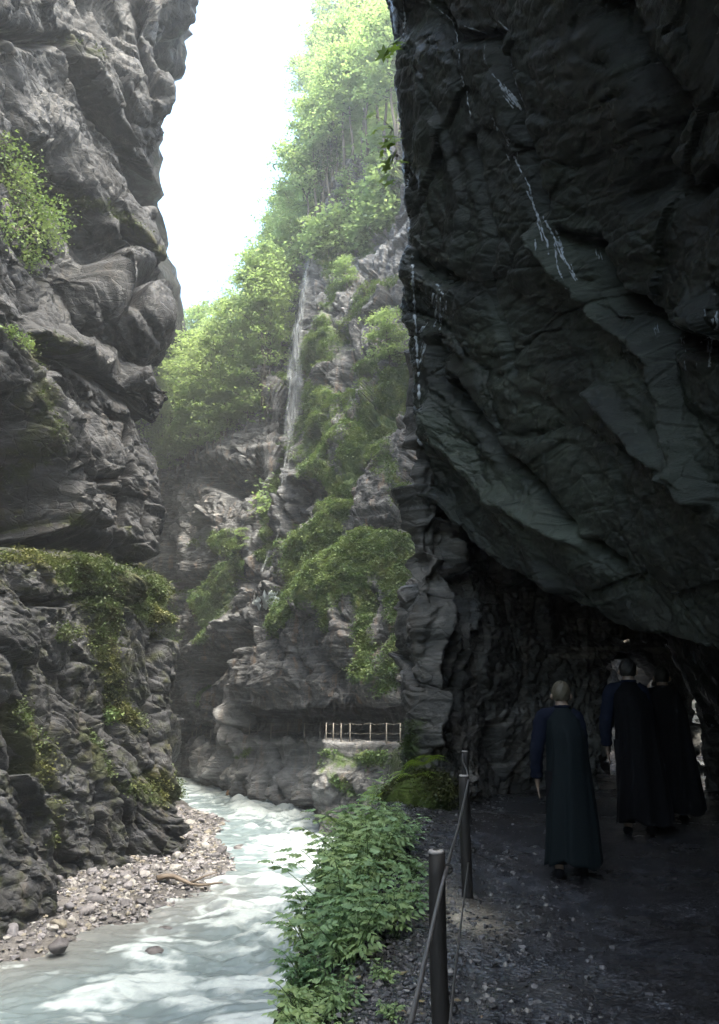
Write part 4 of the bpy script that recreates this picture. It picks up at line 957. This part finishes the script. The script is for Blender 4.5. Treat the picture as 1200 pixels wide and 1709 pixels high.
PV = [plant_mesh(11, .62, 8, 11, .15, -.12), plant_mesh(12, .55, 7, 12, .13, -.05), plant_mesh(13, .7, 9, 12, .145, -.2), plant_mesh(14, .42, 7, 9, .12, 0), plant_mesh(15, .3, 6, 7, .10, 0)]
def herb(v, x, y, s, label, group=None, z=None, name='leafy_plant', cat='plant'):
    zz = ground(x, y) if z is None else z
    o = empty(name, (x, y, zz), label, cat, group); o.scale = (s, s, s); o.rotation_euler = (0, 0, rng.normal()*.5)
    for nm, me in (('stems', PV[v][0]), ('leaves', PV[v][1])):
        c = bpy.data.objects.new(nm, me); COL.objects.link(c); c.parent = o
    return o
r6 = random.Random(9)
for (px, D, v, s) in ((505, 4.9, 3, .8), (512, 4.5, 3, .8), (528, 4.4, 4, .8), (510, 5.4, 3, .9), (522, 4.15, 4, .8), (515, 6.2, 3, 1.), (520, 6.9, 3, 1.)):
    x = (px-CX)/FPX*(D*cp-1.5*sp); herb(v, x, D, s, 'leafy plant hanging over the steep bank edge below the dense clump', 'plants on the bank edge below the clump')
for (px, D, s) in ((575, 6.1, 1.1), (615, 6.9, 1.1), (565, 7.2, 1.1), (600, 8.3, 1.1), (640, 7.6, .9), (585, 5.3, .9)):
    x = (px-CX)/FPX*(D*cp-1.3*sp); herb(2, x, D, s, 'taller leafy plant sticking up out of the dense clump on the bank', 'taller plants in the dense clump')
GL = 'leafy green plant in the dense clump on the bank between river and railing'
for (px, py_, D, v, s) in ((500, 1590, 5.4, 2, 1.0), (540, 1560, 5.6, 0, 1.0), (585, 1570, 5.6, 2, .95), (630, 1580, 5.7, 1, .9), (520, 1540, 6.3, 2, 1.), (565, 1520, 6.4, 0, 1.05), (610, 1530, 6.3, 2, 1.), (655, 1540, 6.3, 1, .9),
    (545, 1500, 7.1, 2, 1.), (590, 1480, 7.2, 0, 1.05), (635, 1490, 7.1, 2, 1.), (670, 1500, 6.9, 1, .85), (565, 1470, 8.0, 0, 1.), (605, 1460, 8.1, 2, .95), (645, 1460, 8.0, 1, .9), (588, 1440, 9.0, 3, .95), (620, 1430, 9.0, 3, .85), (650, 1430, 9.0, 4, 1.),
    (495, 1600, 4.9, 0, .9), (525, 1610, 4.9, 1, .85), (560, 1600, 5.0, 0, .8), (505, 1650, 4.6, 1, .6), (485, 1560, 6.0, 2, .9), (510, 1520, 7.0, 2, .95), (535, 1480, 8.0, 0, 1.)):
    if r6.random() < .27: continue
    px = px+58-(px-480)*.22; s *= .7+.55*r6.random(); x = (px-CX)/FPX*(D*cp+(-1.4)*sp); herb(v, x, D, s*.82, GL, 'plants in the dense clump on the bank')
for (px, D, v, s, lb) in ((505, 4.05, 3, .75, 'low leafy plant at the bottom edge of the picture, left end of the row'), (550, 3.85, 4, .85, 'low broad plant at the bottom edge of the picture, middle of the row'), (610, 3.95, 4, .75, 'small plant on the soil at the bottom edge left of the near post'),
    (655, 4.4, 4, .5, 'tiny plant on bare soil left of the near railing post'), (640, 5.0, 4, .6, 'small herb on dark soil between the leafy clump and the near post'), (690, 7.4, 3, .7, 'small plant between leafy clump and second railing post')):
    x = (px-CX)/FPX*(D*cp-1.4*sp); herb(v, x, D, s, lb)
# ferns around the pillar foot and on the ledge beside it
def fern_mesh(seed):
    r = np.random.default_rng(seed); lf = MB()
    for k in range(9):
        a = k*.75+r.random()*.4; L = .34+.16*r.random()
        for j in range(15):
            t_ = (j+1)/15; c_ = np.array([math.cos(a)*L*t_, math.sin(a)*L*t_, L*(.9*t_-.95*t_*t_)]); wl = L*.30*math.sin(math.pi*(t_*.85+.12))
            for sg in (-1, 1):
                d_ = np.array([-math.sin(a)*sg, math.cos(a)*sg, -.25]); f_ = np.array([math.cos(a), math.sin(a), 0])*.4
                tip = c_+(d_+f_)*wl; b_ = np.array([math.cos(a), math.sin(a), 0])*L*.028
                lf.add([c_-b_, c_+b_, tip], [(0, 1, 2)])
    o = lf.build('fronds', LEAF_BR, None, False); m = o.data; bpy.data.objects.remove(o); return m
FM = [fern_mesh(1), fern_mesh(2)]
for k, (px, py_, D, s, lb) in enumerate(((672, 1330, 10.6, .9, 'pale fern at the mossy foot of the pillar, lowest of the group'), (690, 1298, 10.5, .8, 'fern tuft high on the mossy pillar foot'), (708, 1275, 10.4, .7, 'small fern growing from the pillar just above the moss'), (655, 1355, 11.2, 1., 'fern left of the pillar foot above the leafy clump'), (638, 1330, 12., 1., 'fern standing out against the far retaining wall'), (610, 1375, 12.2, 1.1, 'fern on the ledge corner between bank plants and pillar'), (585, 1385, 12.4, 1.1, 'leftmost fern on the ledge, overhanging the river'))):
    p = P(px, py_, D); o = empty('fern', p, lb, 'fern'); o.scale = (s, s, s); o.rotation_euler = (rng.normal()*.2, rng.normal()*.2, rng.random()*6)
    c = bpy.data.objects.new('fronds', FM[k % 2]); COL.objects.link(c); c.parent = o
for (px, D, v, s, lb) in ((600, 12.2, 0, .9, 'leafy plant behind the dense clump at the ledge corner'), (575, 11.2, 2, .95, 'leafy plant leaning out over the river behind the clump'), (640, 11., 1, .9, 'leafy plant left of the mossy pillar foot')):
    x = (px-CX)/FPX*(D*cp-1.6*sp); herb(v, x, D, s, lb, z=max(-.7, ground(x, D)))
# fallen leaves
DEAD = m_stone('dead_leaf', [(.10, .065, .04), (.13, .095, .045), (.07, .045, .03), (.16, .13, .06)], .6)
n_ = 110; k_ = rng.choice(np.nonzero((PATH['T'] > -.3) & (PATH['T'] < .75) & (PATH['V'][:, 1] > 3) & (PATH['V'][:, 1] < 11.5))[0], n_)
V, F = leafquads(PATH['V'][k_]+np.array([0, 0, .014]), .022+.025*rng.random(n_), .93, 0.)
o = mesh_np('leaf_litter', V, F, None, False, DEAD, fattrs={'tint': rng.random(n_)}); tag(o, 'scattered fallen brown leaves on the soil beside the path', kind='stuff')
# ---- railing near
POSTM = m_simple('weathered_post', (.008, .0075, .0075), .65, .3, sc=18, bump=.004, c2=(.02, .018, .017))
RIMM = m_simple('pale_cut_rim', (.30, .28, .27), .6, sc=20)
HOLE = m_simple('painted_hollow', (.03, .025, .02), .8)
ROPEM = m_simple('steel_cable', (.13, .125, .125), .4, .8, sc=30, bump=.002, metal=.6)
def post(px, D, ztop, r_, label, tilt=0.):
    x, y, _ = G(px, D, ztop); zg = ground(x, y); h = ztop-zg
    o = empty('railing_post', (x, y, zg), label, 'railing post', 'posts of the near railing'); o.rotation_euler = (0, tilt, 0)
    k = np.linspace(0, 1, 16); pts = np.stack([.004*np.sin(k*7), .003*np.cos(k*5), -.25+(h+.25)*k], 1)
    MB().tube(pts, r_*(1.12-.14*k), 20).build('shaft', POSTM, o)
    MB().tube([(0, 0, h-.001), (0, 0, h+.006), (0, 0, h+.010)], [r_*.97, r_*.93, r_*.80], 20).build('end_grain', RIMM, o)
    MB().tube([(0, 0, h+.008), (0, 0, h+.0125)], [r_*.42, r_*.40], 12).build('hollow_disc', HOLE, o)  # dark disc painted in place of the shaded hollow of the pipe
    for zz in (h-.06, h-.55):
        th = np.linspace(0, 2*math.pi, 13); MB().tube(np.stack([r_+.012+.016*np.cos(th), .012*np.sin(th)*0, zz+.016*np.sin(th)], 1), .005, 6).build('cable_eye', POSTM, o)
    return (x, y, zg, h)
A_ = post(732, 3.36, .955, .033, 'nearest dark railing post, its pale round top at the edge of the leafy clump', -.01)
B_ = post(774, 6.66, .94, .041, 'second railing post, half hidden behind the near cable, at the sandy spot')
C_ = post(776, 9.3, .96, .04, 'farthest of the near railing posts, in shadow by the mossy pillar foot')
def cable(pts, r_, label):
    pts = np.array(pts); n = len(pts); q_ = catmull(pts, [8]*(n-1), 0)
    o = MB().tube(q_, r_, 10).build('handrail_cable', ROPEM); return tag(o, label, 'cable')
cable([P(655, 1790, 2.05), P(686, 1705, 2.35), P(712, 1590, 2.75), P(735, 1490, 3.15), P(746, 1448, 3.36), P(752, 1425, 4.0), P(763, 1388, 5.0), P(775, 1335, 6.1), P(782, 1302, 6.62)], .0082, 'upper steel cable sweeping from the bottom edge past the nearest post to the second post')
cable([P(782, 1302, 6.62), P(779, 1285, 7.6), P(773, 1272, 8.6), P(772, 1258, 9.25)], .0075, 'short upper cable from the second post up to the farthest near post')
cable([P(748, 1760, 2.9), P(752, 1700, 3.1), P(757, 1648, 3.36), P(764, 1585, 4.1), P(773, 1510, 5.4), P(782, 1440, 6.62)], .0058, 'lower thin cable between the nearest and the second post')
cable([P(782, 1440, 6.62), P(781, 1400, 7.8), P(779, 1372, 9.25)], .0055, 'lower cable running into the shadow behind the second post')
# ---- far railings on the gallery path
FP = m_simple('old_rail_post', (.2, .18, .155), .8, sc=5)
def medge(px):
    r_ = sorted([(c[0], c[1], c[2]) for c in MC]); a = [c[0] for c in r_]
    return G(px, float(np.interp(px, a, [c[1] for c in r_]))+.28, float(np.interp(px, a, [c[2] for c in r_])))
def farrail(pxs, desc, grp, h=.95):
    tops_ = []
    for k, px in enumerate(pxs):
        b_ = medge(px); pz, _ = surf(M_, px, float(proj(np.array(b_))[1]), 3.); z0 = b_[2]
        o = MB().tube([(b_[0], b_[1], z0-.3), (b_[0], b_[1], z0+h*.5), (b_[0]+.01, b_[1], z0+h)], [.036, .034, .03], 8).build('gallery_post', FP)
        tag(o, desc, 'railing post', grp); tops_.append((b_[0], b_[1], z0+h))
    for f_, w_ in ((.97, 'top'), (.5, 'middle')):
        q_ = []
        for a, b_ in zip(tops_[:-1], tops_[1:]):
            for t_ in (0, .5): q_.append(((a[0]+(b_[0]-a[0])*t_), a[1]+(b_[1]-a[1])*t_, a[2]-h*(1-f_)+(b_[2]-a[2])*t_-(.05 if t_ else 0)))
        q_.append((tops_[-1][0], tops_[-1][1], tops_[-1][2]-h*(1-f_)))
        o = MB().tube(q_, .009, 5).build('rail_wire', FP); tag(o, w_+' wire of the railing '+grp.split('posts ')[1], 'rail wire')
farrail([544, 556, 569, 584, 618, 645, 668], 'thin post of the railing on the far path above the ivied retaining wall', 'posts along the far path above the ivied wall')
farrail([404, 416, 430, 452, 480, 508, 534], 'thin post of the railing in front of the long dark gallery', 'posts in front of the long dark gallery')
farrail([320, 327, 335, 343, 351], 'tiny post of the railing in the small farthest gallery', 'posts in the small farthest gallery', 1.1)
# ---- people
def skin(name, verts, edges, rad, mat, parent, sub=2):
    me = bpy.data.meshes.new(name); me.from_pydata(verts, edges, []); o = bpy.data.objects.new(name, me); COL.objects.link(o); o.parent = parent
    bpy.context.view_layer.objects.active = o
    m = o.modifiers.new('s', 'SKIN'); m.use_smooth_shade = True
    lay = me.skin_vertices[0] if me.skin_vertices else None
    if lay is None:
        with bpy.context.temp_override(object=o, active_object=o): bpy.ops.mesh.customdata_skin_add()
        lay = me.skin_vertices[0]
    for k, r_ in enumerate(rad): lay.data[k].radius = r_ if isinstance(r_, tuple) else (r_, r_); lay.data[k].use_root = (k == 0)
    s_ = o.modifiers.new('d', 'SUBSURF'); s_.levels = sub; s_.render_levels = sub; me.materials.append(mat); return o
SKINM = m_simple('skin', (.16, .11, .08), .55, sc=20, bump=.001, var=.08)
def person(loc, H, rz, label, cape, sleeve, hair, hairm, arm=True, wide=1.):
    o = empty('person', loc, label, 'person'); o.rotation_euler = (0, 0, rz); s = H/1.7
    V = []; E = []; Rr = []
    def v(x, y, z, r_, par=None):
        V.append((x*s, y*s, z*s)); Rr.append(tuple(q_*s for q_ in r_) if isinstance(r_, tuple) else r_*s); k = len(V)-1
        if par is not None: E.append((par, k))
        return k
    pel = v(0, 0, .93, (.15, .11)); wa = v(0, .0, 1.08, (.135, .10), pel); ch = v(0, 0, 1.27, (.16, .115), wa); ns = v(0, -.01, 1.38, (.085, .07), ch); nk = v(0, .0, 1.48, (.052, .055), ns); hd = v(0, .015, 1.56, (.072, .088), nk); v(0, .02, 1.65, (.066, .082), hd)
    for sg in (-1, 1):
        hp = v(sg*.09, 0, .86, (.085, .09), pel); kn = v(sg*.10, .02+sg*.03, .48, (.058, .06), hp); an = v(sg*.10, -.02+sg*.06, .09, (.038, .042), kn); v(sg*.11, .10+sg*.06, .04, (.04, .03), an)
        sh = v(sg*.16, -.01, 1.33, (.05, .05), ns); tk = sg > 0; el = v(sg*(.15 if tk else .245), -.03 if not tk else .02, 1.08, (.042, .042), sh); wr = v(sg*(.13 if tk else .255), .05 if not tk else .16, .83 if not tk else .98, (.026, .03), el)
        if tk: v(sg*.13, .20, .99, (.03, .03), wr); continue       # this hand is held under the cape
        pa = v(sg*.252, .065, .765, (.018, .036), wr)
        for j, (dy, ln_) in enumerate(((.030, .070), (.011, .080), (-.010, .074), (-.029, .058))):
            k1 = v(sg*.25, .065+dy, .725, .0095, pa); k2 = v(sg*.246, .066+dy*1.1, .725-ln_*.5, .0085, k1); v(sg*.238, .062+dy*1.1, .725-ln_, .007, k2)
        t1 = v(sg*.246, .108, .775, .011, wr); v(sg*.24, .125, .74, .009, t1)
    body = skin('body', V, E, Rr, SKINM, o)
    # face, ears
    f = MB()
    for sg in (-1, 1):
        f.tube(np.array([(sg*.078, .01, 1.535), (sg*.090, .0, 1.56), (sg*.084, -.004, 1.59)])*s, [.008*s, .014*s, .008*s], 8)
        f.tube(np.array([(sg*.03, .090, 1.575), (sg*.03, .100, 1.575)])*s, [.013*s, .008*s], 8)
    f.tube(np.array([(0, .096, 1.58), (0, .118, 1.55), (0, .10, 1.54)])*s, [.008*s, .014*s, .010*s], 8); f.tube(np.array([(-.025, .094, 1.505), (0, .102, 1.503), (.025, .094, 1.505)])*s, .006*s, 6)
    f.build('face', SKINM, o)
    # hair : shell around the skull
    n1, n2 = 40, 28; hv = []
    for a in range(n2):
        ph = math.pi*a/(n2-1)*(.74 if hair == 'short' else .80)
        for b in range(n1):
            th = 2*math.pi*b/n1; fr_ = max(0, math.sin(th)); ph2 = ph*(1-.42*fr_)
            rr = 1+.03*math.sin(th*9+a*.6)+.02*math.sin(th*23)
            hv.append((math.sin(ph2)*math.cos(th)*.086*rr*s, (.008+math.sin(ph2)*math.sin(th)*.103*rr)*s, (1.60+math.cos(ph2)*.108*rr)*s))
    hf = [(a*n1+b, (a+1)*n1+b, (a+1)*n1+(b+1) % n1, a*n1+(b+1) % n1) for a in range(n2-1) for b in range(n1)]
    MB().add(hv, hf).build('hair', hairm, o)
    # shoes, trousers
    for sg in (-1, 1):
        MB().tube(np.array([(sg*.10, -.07+sg*.06, .045), (sg*.105, -.02+sg*.06, .05), (sg*.11, .08+sg*.06, .04), (sg*.112, .16+sg*.06, .03)])*s, np.array([.035, .048, .045, .025])*s, 12).build('shoe', DARKC, o)
        MB().tube(np.array([(sg*.09, 0, .9), (sg*.10, .02+sg*.03, .5), (sg*.10, -.02+sg*.06, .12)])*s, np.array([.10, .078, .07])*s, 14).build('trouser_leg', DARKC, o)
    # sleeves
    for sg in (-1, 1):
        q_ = np.array([(sg*.04, 0, 1.41), (sg*.175, -.01, 1.375), (sg*.215, -.02, 1.23), (sg*.248, -.03, 1.08), (sg*.256, .01, .95), (sg*.258, .045, .85)] if sg < 0 else [(.06, 0, 1.41), (.12, .0, 1.36), (.145, .01, 1.23), (.15, .02, 1.10), (.14, .09, 1.03), (.13, .13, .99)])*s
        q_ = catmull(q_, [5]*5, 0); k_ = np.arange(len(q_)); MB().tube(q_, (np.interp(k_/len(q_), [0, .2, .5, .9, 1], [.07, .075, .066, .055, .06])+.004*np.sin(k_*1.9))*s, 16).build('sleeve', sleeve, o)
    # cape: folds widen to the hem, arms pass outside through the side openings
    n1, n2 = 120, 46; cv_ = []
    for a in range(n2):
        t_ = a/(n2-1); z = 1.475-t_*(1.475-.13)
        rx = np.interp(t_, [0, .03, .08, .18, .35, .7, 1], [.062, .10, .165, .185, .185, .225, .255])*wide; ry = np.interp(t_, [0, .03, .08, .18, .35, .7, 1], [.065, .085, .11, .145, .16, .20, .235])
        for b in range(n1):
            th = 2*math.pi*b/n1; f_ = (.35+.65*t_)*sstep(.03, .3, t_)*(.020*math.sin(th*5+1.9*math.sin(2*th+rz*9)+t_*1.3)+.006*math.sin(th*13+t_*3+2*math.sin(th*3))+.014*math.sin(th*3+t_*4+rz*5))
            cv_.append((((rx+f_)*math.cos(th)+.03*sstep(.05, .3, t_))*s, (ry+f_)*math.sin(th)*s-.012*s, (z+(.025*math.sin(th*3+1)+.012*math.sin(th*8+rz*7))*t_)*s))
    cf = [(a*n1+b, (a+1)*n1+b, (a+1)*n1+(b+1) % n1, a*n1+(b+1) % n1) for a in range(n2-1) for b in range(n1)]
    c = MB().add(cv_, cf).build('cape', cape, o); sd_ = c.modifiers.new('t', 'SOLIDIFY'); sd_.thickness = .004
    # collar
    th = np.linspace(0, 2*math.pi, 25); MB().tube(np.stack([.066*np.cos(th), .068*np.sin(th)-.005, 1.475+0*th], 1)*s, .014*s, 8).build('collar', sleeve, o)
    return o
DARKC = m_simple('dark_trousers', (.004, .004, .005), .9, .1)
CAPE = m_simple('grey_blue_cape', (.0045, .0075, .009), .8, .1, sc=4, var=.2); NAVY = m_simple('navy_jacket', (.004, .006, .014), .8, .1); BLACK = m_simple('black_cape', (.002, .002, .0025), .9, .1); FAIR = m_simple('fair_hair', (.05, .042, .026), .6, sc=40, bump=.004, var=.4); BRN = m_simple('dark_hair', (.006, .005, .004), .6, sc=40, bump=.004)
x, y, _ = G(944, 7.3, .9); person((x, y, ground(x, y)), 1.63, R(-12), 'fair-haired person in a long grey-blue cape and navy sleeves walking toward the tunnel', CAPE, NAVY, 'short', FAIR)
x, y, _ = G(1054, 8.9, 1.3); person((x, y, ground(x, y)), 1.82, R(-20), 'taller dark-clad person ahead, left of the pair in the tunnel mouth', BLACK, NAVY, 'short', BRN, wide=1.05)
x, y, _ = G(1110, 9.6, 1.3); person((x, y, ground(x, y)), 1.74, R(-24), 'dark-clad person ahead, right of the pair in the tunnel mouth', BLACK, BLACK, 'short', BRN, wide=1.15)
# ---- haze
t = NT('mist'); t.t.nodes.remove(t.out); t.out = t.t.nodes.new('ShaderNodeOutputMaterial')
pv = t.t.nodes.new('ShaderNodeVolumePrincipled'); pv.inputs['Color'].default_value = (.9, .95, 1, 1); pv.inputs['Density'].default_value = HAZE; pv.inputs['Anisotropy'].default_value = .35
t.t.links.new(pv.outputs[0], t.out.inputs['Volume'])
if HAZE > 0:
    x0, x1, y0, y1, z0, z1 = -60, 60, -20, 190, -8.5, 150
    V = [(x, y, z) for x in (x0, x1) for y in (y0, y1) for z in (z0, z1)]
    hz = MB().add(V, [(0, 1, 3, 2), (4, 6, 7, 5), (0, 4, 5, 1), (2, 3, 7, 6), (0, 2, 6, 4), (1, 5, 7, 3)]).build('haze', t.m, None, False); tag(hz, 'thin mist filling the gorge', kind='stuff')
# ============================================================= camera, light
cam = bpy.data.cameras.new('camera'); co = bpy.data.objects.new('camera', cam); COL.objects.link(co); SC.camera = co
co.location = (0, 0, EYE); co.rotation_euler = (R(90)+PIT, 0, 0)
cam.sensor_fit = 'VERTICAL'; cam.sensor_height = 36; cam.lens = 36*FPX/1709; cam.clip_end = 2000; cam.clip_start = .05
W = bpy.data.worlds.new('World'); SC.world = W; W.use_nodes = True; nt = W.node_tree
sk = nt.nodes.new('ShaderNodeTexSky'); sk.sky_type = 'NISHITA'; sk.sun_disc = False
SUN_E, SUN_A = R(61), R(140)     # azimuth measured from +y towards +x
sk.sun_elevation = SUN_E; sk.sun_rotation = SUN_A; sk.dust_density = 6; sk.air_density = 1.2
hs = nt.nodes.new('ShaderNodeHueSaturation'); hs.inputs['Saturation'].default_value = 1.2
mt = nt.nodes.new('ShaderNodeMix'); mt.data_type = 'RGBA'; mt.blend_type = 'MULTIPLY'; mt.inputs[0].default_value = 1; mt.inputs[7].default_value = (.97, 1.03, .96, 1)      # light filtered by leaves and mist
nt.links.new(sk.outputs[0], hs.inputs['Color']); nt.links.new(hs.outputs[0], mt.inputs[6]); nt.links.new(mt.outputs[2], nt.nodes['Background'].inputs[0])
nt.nodes['Background'].inputs[1].default_value = .15
sl = bpy.data.lights.new('sun', 'SUN'); sl.energy = 1.2; sl.angle = R(14); sl.color = (1, .98, .93)
so = bpy.data.objects.new('sun', sl); COL.objects.link(so)
d = Vector((math.sin(SUN_A)*math.cos(SUN_E), math.cos(SUN_A)*math.cos(SUN_E), math.sin(SUN_E)))
so.rotation_euler = d.to_track_quat('Z', 'Y').to_euler(); so.location = (0, 0, 60)
SC.view_settings.view_transform = 'Standard'; SC.view_settings.look = 'None'; SC.view_settings.exposure = EXPO; SC.view_settings.gamma = 1
SC.render.engine = 'CYCLES'; SC.cycles.max_bounces = 6; SC.cycles.diffuse_bounces = 1; SC.cycles.glossy_bounces = 3; SC.cycles.transmission_bounces = 4; SC.cycles.transparent_max_bounces = 8
SC.cycles.use_denoising = True; SC.cycles.sample_clamp_indirect = 8; SC.cycles.caustics_reflective = False; SC.cycles.caustics_refractive = False
